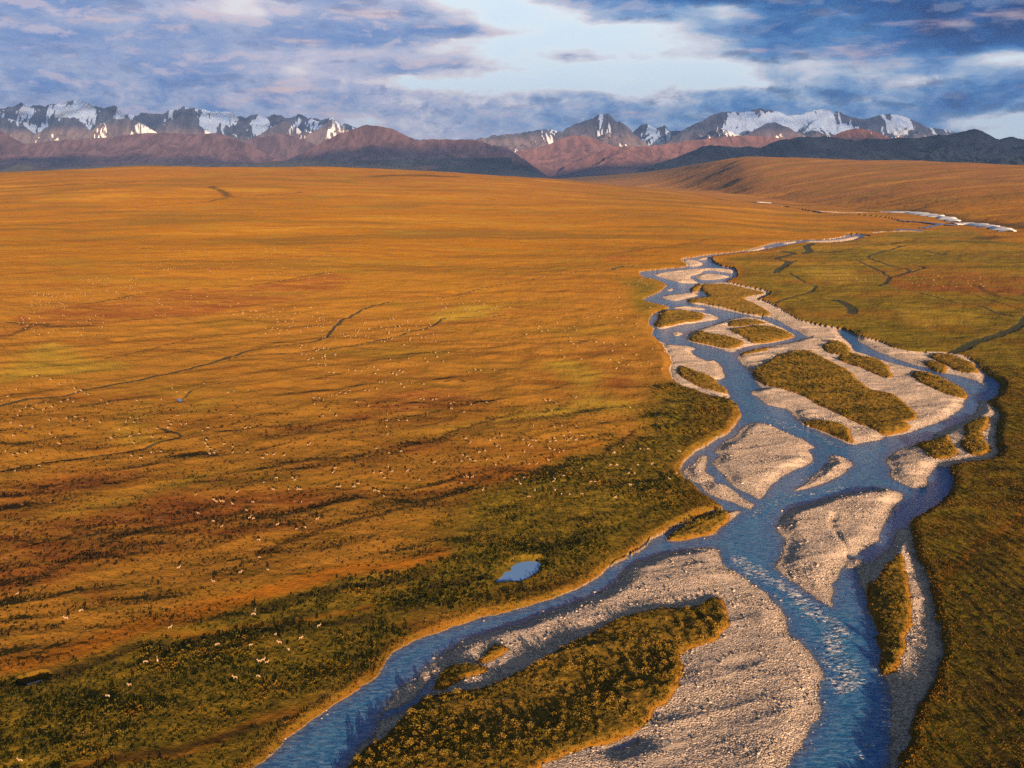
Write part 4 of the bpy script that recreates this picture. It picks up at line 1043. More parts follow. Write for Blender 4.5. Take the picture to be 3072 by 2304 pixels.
for pts_, d_, txt_, sd_ in (
        (trace('a', (-300, 420), (-150, 370), (-60, 325), (20, 298), (70, 290), (140, 322), (250, 400), (350, 470), (450, 540)), 26000, "dark snow streaked spur at the left edge in front of the icy range", 33),
        (trace('a', (200, 470), (330, 412), (420, 362), (500, 318), (560, 293), (610, 296), (650, 288), (700, 332), (770, 398), (860, 480)), 26200, "dark rock pyramid standing before the leftmost snow basin", 35),
        (trace('a', (620, 500), (760, 430), (880, 350), (980, 318), (1080, 292), (1140, 300), (1210, 330), (1320, 400), (1420, 470)), 25800, "brown rock ridge with thin white gullies left of the highest left summit", 38),
        (trace('a', (1240, 470), (1360, 390), (1450, 330), (1530, 300), (1590, 262), (1650, 300), (1730, 370), (1830, 430), (1920, 500)), 26000, "steep dark spur falling from the highest left summit", 39),
        (trace('b', (-120, 520), (20, 450), (120, 385), (190, 350), (250, 322), (320, 352), (400, 410), (480, 440), (560, 500)), 26000, "small dark peak dividing two snow basins right of the left range", 40),
        (trace('b', (420, 470), (520, 400), (600, 340), (660, 308), (720, 345), (790, 400), (880, 470)), 26400, "pale striped pyramid at the right end of the left range", 42)):
    mountain("mountain_range", pts_, d_, 4300, m_spur, txt_, sd_, .7, 22, cols=300, spur=800, sharp=1.1)
mountain("mountain_range", trace('c', (60, 345), (140, 318), (220, 305), (300, 292), (430, 290), (550, 268), (700, 258), (820, 262), (900, 225), (950, 200), (1020, 182), (1100, 162), (1140, 130), (1180, 122), (1220, 113), (1260, 155), (1300, 187), (1320, 174), (1400, 225), (1450, 290), (1520, 345), (1600, 395), (1800, 470)),
         27000, 7000, m_alp, "pointed dark peak with thin snow streaks left of the icy massif", 31, .6, 22, fields(('c', 1050, 170, 60, 40, .4)), cols=600)
mountain("mountain_range", trace('c', (1380, 330), (1450, 265), (1500, 225), (1560, 203), (1620, 235), (1660, 240), (1710, 212), (1760, 270), (1820, 250), (1900, 265), (2000, 300)),
         31000, 6000, m_snow, "small twin rock tops above a snow basin between two large peaks", 37, .5, 18, fields(('c', 1600, 320, 200, 100, .5)), cols=300)
mountain("mountain_range", trace('c', (1640, 400), (1750, 340), (1850, 268), (1950, 210), (2050, 168), (2150, 115), (2212, 95), 'd', (40, 128), (120, 140), (200, 130), (270, 108), (330, 115), (400, 128), (480, 155), (560, 148), (640, 132), (720, 116), (770, 125), (810, 150), (840, 127), (900, 158), (1000, 185), (1070, 180), (1130, 165), (1200, 152), (1265, 148), (1350, 180),
                               (1430, 210), (1500, 245), (1600, 265), (1700, 285), (1850, 330), (2000, 370)),
         28500, 8000, m_snow, "broad glaciated massif with smooth white snowfields at right", 43, .5, 16,
         fields(('d', 420, 200, 330, 80, 1.05), ('d', 680, 210, 170, 90, 1.11), ('d', 120, 265, 120, 45, 0.93), ('d', 1290, 240, 90, 90, 1.11), ('d', 850, 260, 120, 40, 0.93), ('d', 50, 190, 110, 60, -.6), ('d', 920, 190, 70, 40, -.7)), cols=900)
mountain("mountain_range", trace('d', (60, 340), (180, 298), (260, 250), (330, 215), (385, 206), (470, 245), (540, 290), (640, 330)),
         25500, 3500, m_alp, "small dark snow flecked peak in front of the white massif", 47, .5, 16, cols=260)
mountain("mountain_range", trace('U', (-260, 300), (-100, 290), (0, 278), 'a', (200, 520), (350, 505), (500, 490), (700, 478), (900, 468), (1100, 445), (1250, 428), (1400, 424), (1500, 427), (1600, 432), (1750, 428), (1900, 428), (2000, 455), (2100, 500), (2212, 560), 'b', (150, 640), (300, 690)),
         20500, 5500, m_foot, "long rounded purple brown foothill with few snow gullies at left", 53, .62, 8, cols=900, spur=1500, sharp=1.0)
mountain("mountain_range", trace('a', (1900, 560), (2100, 500), 'b', (0, 470), (120, 450), (230, 425), (400, 480), (600, 560), (800, 640)),
         22500, 4200, m_foot, "distant low purple brown hill beneath the snowy peaks at left", 57, .6, 6, cols=400, spur=1300)
mountain("mountain_range", trace('b', (120, 690), (280, 655), (400, 605), (500, 548), (600, 490), (700, 440), (790, 405), (860, 385), (910, 362), (960, 350), (1040, 366), (1100, 378), (1170, 390), (1250, 430), (1320, 465), (1400, 492), (1480, 480), (1550, 474), (1650, 480), (1750, 485), (1870, 488), (1950, 502), (2050, 540),
                               'c', (150, 368), (250, 394), (350, 408), (400, 440), (440, 470), (520, 530), (570, 565), (620, 600), (680, 640), (740, 690), (800, 740)),
         17500, 4200, m_foot, "rounded purple brown mountain with a forked snow gully in the centre", 61, .62, 8, cols=900, spur=1300, sharp=1.05)
mountain("mountain_range", trace('c', (300, 470), (440, 440), (600, 415), (720, 375), (800, 338), (900, 303), (1000, 310), (1100, 328), (1250, 390), (1400, 450), (1500, 500)),
         24000, 5200, m_pink, "pinkish scree slopes below the pointed dark peak", 67, .5, 8, cols=420, spur=1300)
mountain("mountain_range", trace('c', (640, 740), (700, 690), (780, 625), (850, 568), (950, 522), (1060, 480), (1150, 440), (1250, 393), (1350, 393), (1450, 398), (1560, 395), (1700, 378), (1820, 370), (1900, 350), (2050, 335), (2212, 318), 'd', (0, 312), (120, 308), (250, 310), (350, 318), (450, 332), (520, 312), (620, 330), (760, 360)),
         20500, 4600, m_pink, "long pink lit ridge running below the white massif", 71, .5, 8, cols=760, spur=1500)
mountain("mountain_range", trace('d', (700, 345), (800, 310), (860, 283), (920, 262), (980, 250), (1040, 258), (1110, 275), (1170, 300), (1230, 322), (1330, 345)),
         17500, 2600, m_pink, "small reddish pyramid hill in front of the white massif", 73, .35, 6, cols=260, spur=900)
mountain("mountain_range", trace('c', (1380, 640), (1560, 570), (1700, 530), (1850, 478), (1950, 430), (2030, 398), (2090, 384), (2160, 392), (2212, 398), 'd', (0, 388), (100, 392), (200, 390), (280, 400), (340, 372), (400, 345), (480, 330), (560, 317), (640, 313), (700, 316), (760, 308), (810, 318), (860, 328), (960, 336), (1050, 330), (1150, 326), (1260, 318),
                               (1360, 314), (1440, 322), (1500, 315), (1580, 297), (1650, 290), (1720, 282), (1790, 265), (1850, 254), (1900, 272), (1960, 302), (2030, 326), (2080, 315), (2130, 305), (2212, 336), (2400, 350), (2700, 330), (3000, 360)),
         13500, 4200, m_dark, "long dark blue shaded ridge behind the brown hill at right", 79, .65, 9, cols=1000, spur=1200, sharp=1.0)
mountain("mountain_range", trace('a', (-400, 800), (-100, 780), (60, 730), (150, 695), (230, 690), (330, 720), (500, 730), (900, 700), (1300, 685), (1500, 700), (2000, 690), 'b', (0, 690), (280, 665), (500, 653), (700, 665), (1000, 668), (1300, 645), (1500, 650), (1900, 635), (2212, 640), 'c', (120, 500), (300, 530), (420, 555), (560, 605), (650, 650), (720, 700), (800, 760)),
         14500, 2600, m_dark, "low hills along the foot of the mountains at left, cloud shade painted dark blue", 83, .3, 4, cols=900, spur=1500, sharp=.9)  # foothill strip carrying the cloud shade in its colour

# ---------------------------------------------------------------- foliage
leafmats = {}


def leaf_mat(name, stops, transl=.25):
    m, t, b = new_mat(name, 0.8, 0.12)
    tint = t.attr('tint')
    n = t.noise(t.new('ShaderNodeNewGeometry').outputs['Position'], .35, 3).outputs[0]
    c = t.ramp(t.math('ADD', t.math('MULTIPLY', tint, .75), t.math('MULTIPLY', n, .35)), stops)
    t.put(b.inputs['Base Color'], c)
    tr = t.new('ShaderNodeBsdfTranslucent')
    t.put(tr.inputs[0], c)
    mx = t.new('ShaderNodeMixShader')
    mx.inputs[0].default_value = transl
    t.l.new(b.outputs[0], mx.inputs[1]); t.l.new(tr.outputs[0], mx.inputs[2])
    t.l.new(mx.outputs[0], t.n['Material Output'].inputs[0])
    return m


m_bank = leaf_mat("dwarf_willow_leaves", [(0, (.022, .027, .004)), (.35, (.052, .054, .006)), (.6, (.095, .080, .008)), (.9, (.16, .092, .010))])
m_isle = leaf_mat("willow_leaves", [(0, (.036, .036, .005)), (.35, (.092, .078, .010)), (.6, (.155, .118, .014)), (.9, (.23, .145, .022))])
m_sedge = leaf_mat("sedge_blades", [(0, (.05, .036, .006)), (.45, (.12, .066, .009)), (1, (.22, .115, .016))])


m_heath = leaf_mat("heath_leaves", [(0, (.018, .015, .004)), (.35, (.046, .033, .006)), (.6, (.082, .050, .008)), (.9, (.13, .068, .010))])
m_birch = leaf_mat("dwarf_birch_leaves", [(0, (.022, .018, .006)), (.5, (.055, .032, .008)), (1, (.11, .045, .010))])
m_tuss = leaf_mat("tussock_blades", [(0, (.09, .06, .010)), (.5, (.15, .085, .016)), (1, (.21, .125, .030))])


def quads(n, rad, h, size, rs, up=.35):
    """n leaf clumps spread through a dome; returns (n*4,3)"""
    a = rs.uniform(0, 2 * np.pi, n)
    r = rad * np.sqrt(rs.uniform(0, 1, n))
    zz = h * (0.15 + .85 * rs.uniform(0, 1, n) ** .8) * np.sqrt(np.clip(1 - .75 * (r / rad) ** 2, .1, 1))
    c = np.stack([r * np.cos(a), r * np.sin(a), zz], 1)
    d = rs.normal(0, 1, (n, 3)); d[:, 2] += up
    d /= np.linalg.norm(d, axis=1)[:, None]
    e = np.cross(d, rs.normal(0, 1, (n, 3)))
    e /= np.linalg.norm(e, axis=1)[:, None]
    f = np.cross(d, e)
    s = size * rs.uniform(.55, 1.25, n)[:, None]
    return np.stack([c - e * s, c - f * s * .7, c + e * s, c + f * s * .7], 1).reshape(-1, 3)


def thicket(name, pts, scl, proto_n, rad, h, size, mat, label, category, seed, nproto=6, shift=0.0):
    """one mass of low shrubs, every clump set on the ground"""
    rs = np.random.RandomState(seed)
    protos = [quads(proto_n, rad, h, size, rs) for _ in range(nproto)]
    n = len(pts)
    k = proto_n * 4
    V = np.empty((n, k, 3), np.float32)
    which = rs.randint(0, nproto, n)
    ang = rs.uniform(0, 2 * np.pi, n)
    gz = ground_z(pts[:, 0], pts[:, 1])
    for i in range(nproto):
        s = which == i
        c, sn = np.cos(ang[s])[:, None], np.sin(ang[s])[:, None]
        p = protos[i]
        V[s, :, 0] = (p[:, 0] * c - p[:, 1] * sn) * scl[s, None] + pts[s, 0, None]
        V[s, :, 1] = (p[:, 0] * sn + p[:, 1] * c) * scl[s, None] + pts[s, 1, None]
        V[s, :, 2] = p[:, 2] * scl[s, None] * (.8 + .4 * rs.uniform(0, 1, s.sum()))[:, None] + gz[s, None]
    base_t = np.clip(.5 + 1.0 * fbm(pts[:, 0] / 14, pts[:, 1] / 14, 3, seed) + rs.normal(0, .13, n) + shift, 0, 1)
    tint = np.repeat(base_t, k) + np.repeat(rs.normal(0, .08, n * proto_n), 4)
    me = raw_mesh(name, V.reshape(-1, 3), np.arange(n * k).reshape(-1, 4), {'tint': tint})
    return place(name, me, mat, label, category, 'stuff')


def scatter(y0, y1, u0, u1, step, rs, growth=0.0):
    """jittered points over the view wedge; spacing may grow with distance"""
    out = []
    y = y0
    while y < y1:
        st = step * (1 + growth * (y - y0))
        xs_ = np.arange(u0 * y, u1 * y, st)
        p = np.stack([xs_ + rs.uniform(-.55, .55, len(xs_)) * st, np.full(len(xs_), y) + rs.uniform(-.55, .55, len(xs_)) * st], 1)
        out.append(p)
        y += st
    return np.concatenate(out)


rs = np.random.RandomState(11)
p = scatter(185, 900, -.62, .40, 1.2, rs, .0026)
bk, f_, ld, pd, dk = (ground_attr(q, p[:, 0], p[:, 1]) for q in (bank, fp, land, pond, dark))
dens = sstep(bk + 26 * fbm(p[:, 0] / 26, p[:, 1] / 26, 4, 101), -9, 14) * sstep(f_ + 2.5 * fbm(p[:, 0] / 4, p[:, 1] / 4, 2, 99), .1, 2.2) * (pd < -1.0)
oq = ground_attr(ora, p[:, 0], p[:, 1])
dens *= sstep(oq, .5, -1.5)
dens *= .62 + .6 * sstep(fbm(p[:, 0] / 60 + .5 * p[:, 1] / 60, p[:, 1] / 9, 3, 103) + .3 * fbm(p[:, 0] / 5, p[:, 1] / 5, 2, 105), -.22, .12)
keep = (rs.uniform(0, 1, len(p)) < dens)
p = p[keep]
thicket("dwarf_willow_thicket", p, (.55 + .75 * rs.uniform(0, 1, len(p)) ** 3) * (1 + .0011 * (p[:, 1] - 185)) * (.75 + .6 * sstep(fbm(p[:, 0] / 18, p[:, 1] / 18, 3, 141), -.25, .3)), 13, .78, .50, .235, m_bank, "dense low dark green willow thicket covering the left bank", "thicket", 201,
        shift=-.6 * np.clip(ground_attr(dark, p[:, 0], p[:, 1]), 0, 1))  # leaf tint lowered along the painted shade lines

p = scatter(175, 760, .18, .74, 1.3, rs, .0028)
g_, f_, v_ = (ground_attr(q, p[:, 0], p[:, 1]) for q in (green, fp, veg))
dkt = ground_attr(dark, p[:, 0], p[:, 1])
dens = sstep(f_, 1.0, 4.0) * (p[:, 0] > 0) * .85
dens *= sstep(dkt, .5, .05)
p = p[rs.uniform(0, 1, len(p)) < dens]
thicket("heath_shrub_thicket", p, (.65 + .5 * rs.uniform(0, 1, len(p)) ** 2) * (1 + .0012 * (p[:, 1] - 175)), 12, .8, .55, .235, m_heath, "dark brown green heath with wavy animal trails on the right bank", "thicket", 203)

# tussocks and dark dwarf birch on the open tundra
p = scatter(200, 640, -.62, .22, 1.25, rs, .0042)
bk, f_, dk, st_, rq = (ground_attr(q, p[:, 0], p[:, 1]) for q in (bank, fp, dark, stream, rust))
ok = (bk < 0) & (f_ > 6) & (st_ > .4)
isd = ok & (rs.uniform(0, 1, len(p)) < sstep(dk, .05, .5))
ist = ok & ~isd & (rs.uniform(0, 1, len(p)) < .30 + .5 * sstep(fbm(p[:, 0] / 40 + p[:, 1] / 90, p[:, 1] / 14, 3, 131), -.2, .2))
isr = ist & (rs.uniform(0, 1, len(p)) < .18 + .5 * sstep(rq, -4, 4))
q_ = p[isd | isr]
thicket("dwarf_birch", q_, (.5 + .5 * rs.uniform(0, 1, len(q_))) * (1 + .001 * (q_[:, 1] - 200)), 8, .75, .42, .30, m_birch, "dark dwarf birch scrub along the folds of the plain", "scrub", 211)
q_ = p[ist & ~isr]
thicket("tundra_tussock", q_, (.5 + .5 * rs.uniform(0, 1, len(q_))) * (1 + .001 * (q_[:, 1] - 200)), 6, .55, .30, .26, m_tuss, "straw coloured tussocks dotted over the left plain", "tussocks", 213)

# willows on the bars: the largest as shrubs of their own, the rest as one thicket
p = scatter(175, 1050, -.30, .52, 1.25, rs, .0022)
v_, ld = (ground_attr(q, p[:, 0], p[:, 1]) for q in (veg, land))
d1 = sstep(v_ + 1.2 * fbm(p[:, 0] / 3, p[:, 1] / 3, 2, 115), -.7, .8) * (.20 + .85 * sstep(fbm(p[:, 0] / 9, p[:, 1] / 9, 3, 111), -.25, .15))
p = p[rs.uniform(0, 1, len(p)) < d1]
sc = (.6 + .75 * rs.uniform(0, 1, len(p)) ** 2.2) * (1 + .0009 * (p[:, 1] - 175)) * (.75 + .5 * sstep(fbm(p[:, 0] / 22, p[:, 1] / 22, 2, 113), -.2, .2))
score = sc / (1 + .0009 * (p[:, 1] - 175)) / p[:, 1] * (np.abs(p[:, 0] / p[:, 1]) < .50)
order = np.argsort(-score)
chosen = []
for i in order:
    if len(chosen) >= 190:
        break
    if all((p[i, 0] - p[j, 0]) ** 2 + (p[i, 1] - p[j, 1]) ** 2 > 9.0 for j in chosen):
        chosen.append(i)
mask = np.ones(len(p), bool)
mask[chosen] = False
thicket("willow_thicket", p[mask], sc[mask] * .9, 22, .80, .72, .21, m_isle, "mass of low golden green willows covering the gravel islands", "thicket", 205)
rs3 = np.random.RandomState(33)
wmesh = []
m_stem, t, b = new_mat("willow_stem", .9)
t.put(b.inputs['Base Color'], (.10, .065, .045))
for i in range(5):
    q = quads(70, 1.05, 1.65, .24, rs3)
    stems, sf = [], []
    for k in range(9):
        a = rs3.uniform(0, 6.28)
        tip = np.array([math.cos(a) * .7, math.sin(a) * .7, rs3.uniform(.8, 1.3)])
        side = np.array([-math.sin(a), math.cos(a), 0]) * .03
        o = len(q) + len(stems)
        stems += [-side, side, tip + side * .4, tip - side * .4]
    V = np.concatenate([q, np.array(stems)])
    me = raw_mesh("willow_shrub", V, np.arange(len(V)).reshape(-1, 4), {'tint': np.repeat(np.clip(.45 + .12 * i + rs3.normal(0, .1, len(V) // 4), 0, 1.1), 4)})
    me.materials.append(m_isle); me.materials.append(m_stem)
    mi = np.zeros(len(V) // 4, np.int32); mi[70:] = 1
    me.polygons.foreach_set('material_index', mi)
    wmesh.append(me)
isle_g = [ground_pts(px) for px in GREENS]
ISLE_NAMES = {6: "golden green willow on the green strip beside the left gravel bar", 7: "golden green willow on the large central island", 8: "rusty green willow on the patch above the central island", 9: "rounded dark willow on the oval patch right of the central island",
              10: "golden willow at the downstream tip of the central island", 11: "golden willow on the narrow green bar beside the main channel", 12: "willow on the small patch by the right channel", 13: "willow on the long patch under the right bank",
              15: "dark golden willow on the left bush patch of the right gravel flat", 16: "dark golden willow on the upper bush patch of the right gravel flat", 17: "dark golden willow on the right bush patch of the right gravel flat",
              18: "tall orange lit willow in the strip along the right edge of the main channel", 19: "low willow on the wedge of green where the left channel splits off", 20: "golden willow bush on the large vegetated island at the bottom",
              21: "golden willow on the small patch at the left tip of the bottom gravel bar", 22: "yellow willow bush alone on pale gravel above the bottom island"}
for n_, i in enumerate(chosen):
    x_, y_ = p[i]
    best = max(range(len(isle_g)), key=lambda q: float(signed(np.array([x_]), np.array([y_]), isle_g[q], 60, 60)[0]))
    o = place("willow_shrub", wmesh[n_ % 5], None, ISLE_NAMES.get(best, "low willow on a grassy gravel island upstream"), "shrub", 'thing', "willow shrubs on the gravel islands",
              (x_, y_, float(ground_z(np.array([x_]), np.array([y_]))[0]) - .05))
    s_ = sc[i] * .64
    o.scale = (s_, s_, s_ * rs3.uniform(.85, 1.15))
    o.rotation_euler = (0, 0, rs3.uniform(0, 6.28))

# grass fringe along the banks
p = scatter(185, 520, -.45, .62, .8, rs, .003)
f_, v_ = (ground_attr(q, p[:, 0], p[:, 1]) for q in (fp, veg))
sel = (rs.uniform(0, 1, len(p)) < .8 * (sstep(f_, .2, .8) * sstep(f_, 5.0, 2.0) + sstep(v_, -.2, .2) * sstep(v_, 1.6, .6)))
p = p[sel]
thicket("bank_grass", p, .6 + .5 * rs.uniform(0, 1, len(p)), 9, .75, .62, .22, m_sedge, "golden grass fringe along the river banks", "grass", 207)

# ---------------------------------------------------------------- loose stones on the bars
p = scatter(178, 620, -.36, .60, .62, rs, .0052)
f_, v_, ld = (ground_attr(q, p[:, 0], p[:, 1]) for q in (fp, veg, land))
sel = (f_ < .3) & (v_ < -.3) & (ld > -.25) & (rs.uniform(0, 1, len(p)) < .10 + .85 * sstep(fbm(p[:, 0] / 16, p[:, 1] / 10, 3, 121), -.12, .22))
shoal = (f_ < -1) & (ld > -3.0) & (ld <= -.25) & (rs.uniform(0, 1, len(p)) < .16 * sstep(fbm(p[:, 0] / 18, p[:, 1] / 18, 2, 123), -.05, .2))
p = p[sel | shoal]
n = len(p)
ico = bpy.data.meshes.new("tmp")
import bmesh
bm = bmesh.new(); bmesh.ops.create_icosphere(bm, subdivisions=1, radius=1.0); bm.to_mesh(ico); bm.free()
iv = np.empty(len(ico.vertices) * 3); ico.vertices.foreach_get('co', iv); iv = iv.reshape(-1, 3)
it = np.array([list(q.vertices) for q in ico.polygons])
bpy.data.meshes.remove(ico)
s_ = np.clip(rs.lognormal(math.log(.165), .42, n), .07, .5) * (1 + .0006 * (p[:, 1] - 178))
V = iv[None] * (1 + .22 * rs.normal(0, 1, (n, len(iv), 1)))
V = V * (s_[:, None] * np.stack([rs.uniform(.8, 1.3, n), rs.uniform(.8, 1.3, n), rs.uniform(.5, .8, n)], 1))[:, None, :]
gz = np.maximum(ground_z(p[:, 0], p[:, 1]), -.12)
V += np.stack([p[:, 0], p[:, 1], gz + s_ * .22], 1)[:, None, :]
F = (it[None] + (np.arange(n) * len(iv))[:, None, None]).reshape(-1, 3)
stm, t, b = new_mat("river_stone", .85, .2)
tint = t.attr('tint')
t.put(b.inputs['Base Color'], t.ramp(tint, [(0, (.14, .12, .11)), (.4, (.26, .22, .195)), (.75, (.38, .33, .29)), (1, (.52, .46, .41))]))
place("river_stones", raw_mesh("river_stones", V.reshape(-1, 3), F, {'tint': np.repeat(rs.uniform(0, 1, n), len(iv))}), stm, "countless pale cobbles strewn over the gravel bars", "stones", 'stuff')

# ---------------------------------------------------------------- caribou
def caribou_mesh(name, pose):
    """one continuous skinned body; pose 0 standing, 1 grazing, 2 walking with raised head"""
    head = {0: ((.72, 0, 1.32), (.92, 0, 1.52), (1.18, 0, 1.46)), 1: ((.78, 0, .98), (1.02, 0, .52), (1.14, 0, .16)), 2: ((.74, 0, 1.40), (.90, 0, 1.66), (1.16, 0, 1.66))}[pose]
    v, e, r = [], [], []

    def add(co, rad, link=None):
        v.append(co); r.append(rad)
        if link is not None:
            e.append((link, len(v) - 1))
        return len(v) - 1
    st = .16 if pose == 2 else .05
    pelvis = add((-.52, 0, 1.02), .24)
    mid = add((-.08, 0, .98), .29, pelvis)
    chest = add((.38, 0, 1.04), .29, mid)
    tail = add((-.76, 0, 1.05), .09, pelvis)
    neck = add(head[0], .17, chest)
    poll = add(head[1], .125, neck)
    add(head[2], .065, poll)
    for s in (-1, 1):
        a = add((-.60, .15 * s, .72), .13, pelvis)
        hock = add((-.72 + st * s, .15 * s, .42), .06, a)
        add((-.66 + st * s, .15 * s, .03), .045, hock)
        a = add((.40, .14 * s, .70), .11, chest)
        kn = add((.42 - st * s, .14 * s, .38), .055, a)
        add((.42 - st * 1.2 * s, .14 * s, .03), .045, kn)
        c = np.array(head[1])
        back, up = (np.array((-.30, 0, .18)), np.array((-.05, 0, .62))) if pose != 1 else (np.array((-.30, 0, .02)), np.array((-.42, 0, .34)))
        b1 = add(tuple(c + np.array((-.02, .07 * s, .06))), .03, poll)
        b2 = add(tuple(c + back + np.array((0, .22 * s, 0))), .026, b1)
        b3 = add(tuple(c + up + np.array((0, .30 * s, 0))), .022, b2)
        add(tuple(c + up + np.array((.14, .30 * s, .10))), .016, b3)
        add(tuple(c + np.array((.18, .06 * s, .12)) * (1 if pose != 1 else .6)), .016, b1)
    me = bpy.data.meshes.new(name + "_bones")
    me.from_pydata(v, e, [])
    ob = bpy.data.objects.new(name + "_bones", me)
    COL.objects.link(ob)
    md = ob.modifiers.new("skin", 'SKIN')
    for i, sv in enumerate(me.skin_vertices[0].data):
        sv.radius = (r[i], r[i])
    me.skin_vertices[0].data[0].use_root = True
    sb = ob.modifiers.new("smooth", 'SUBSURF'); sb.levels = 1; sb.render_levels = 1
    dg = bpy.context.evaluated_depsgraph_get()
    out = bpy.data.meshes.new_from_object(ob.evaluated_get(dg))
    out.name = name
    bpy.data.objects.remove(ob)
    bpy.data.meshes.remove(me)
    out.polygons.foreach_set('use_smooth', np.ones(len(out.polygons), bool))
    return out


cm, t, b = new_mat("caribou_coat", .85, .1)
oc = t.new('ShaderNodeTexCoord').outputs['Object']
so = t.new('ShaderNodeSeparateXYZ'); t.l.new(oc, so.inputs[0])
oi = t.new('ShaderNodeObjectInfo')
pale = t.mix(oi.outputs['Random'], (.26, .185, .12), (.18, .115, .065))
coat = t.mix(t.smooth(so.outputs[2], .55, 1.0), (.34, .265, .19), pale)
coat = t.mix(t.smooth(so.outputs[2], .50, .30), coat, (.20, .13, .085))
coat = t.mix(t.smooth(so.outputs[0], -.58, -.72), coat, (.52, .44, .34))
coat = t.mix(t.math('MULTIPLY', t.smooth(so.outputs[0], .5, .7), .5), coat, (.45, .37, .28))
t.put(b.inputs['Base Color'], coat)
cmesh = [caribou_mesh("caribou", i) for i in range(3)]
for me in cmesh:
    me.materials.append(cm)

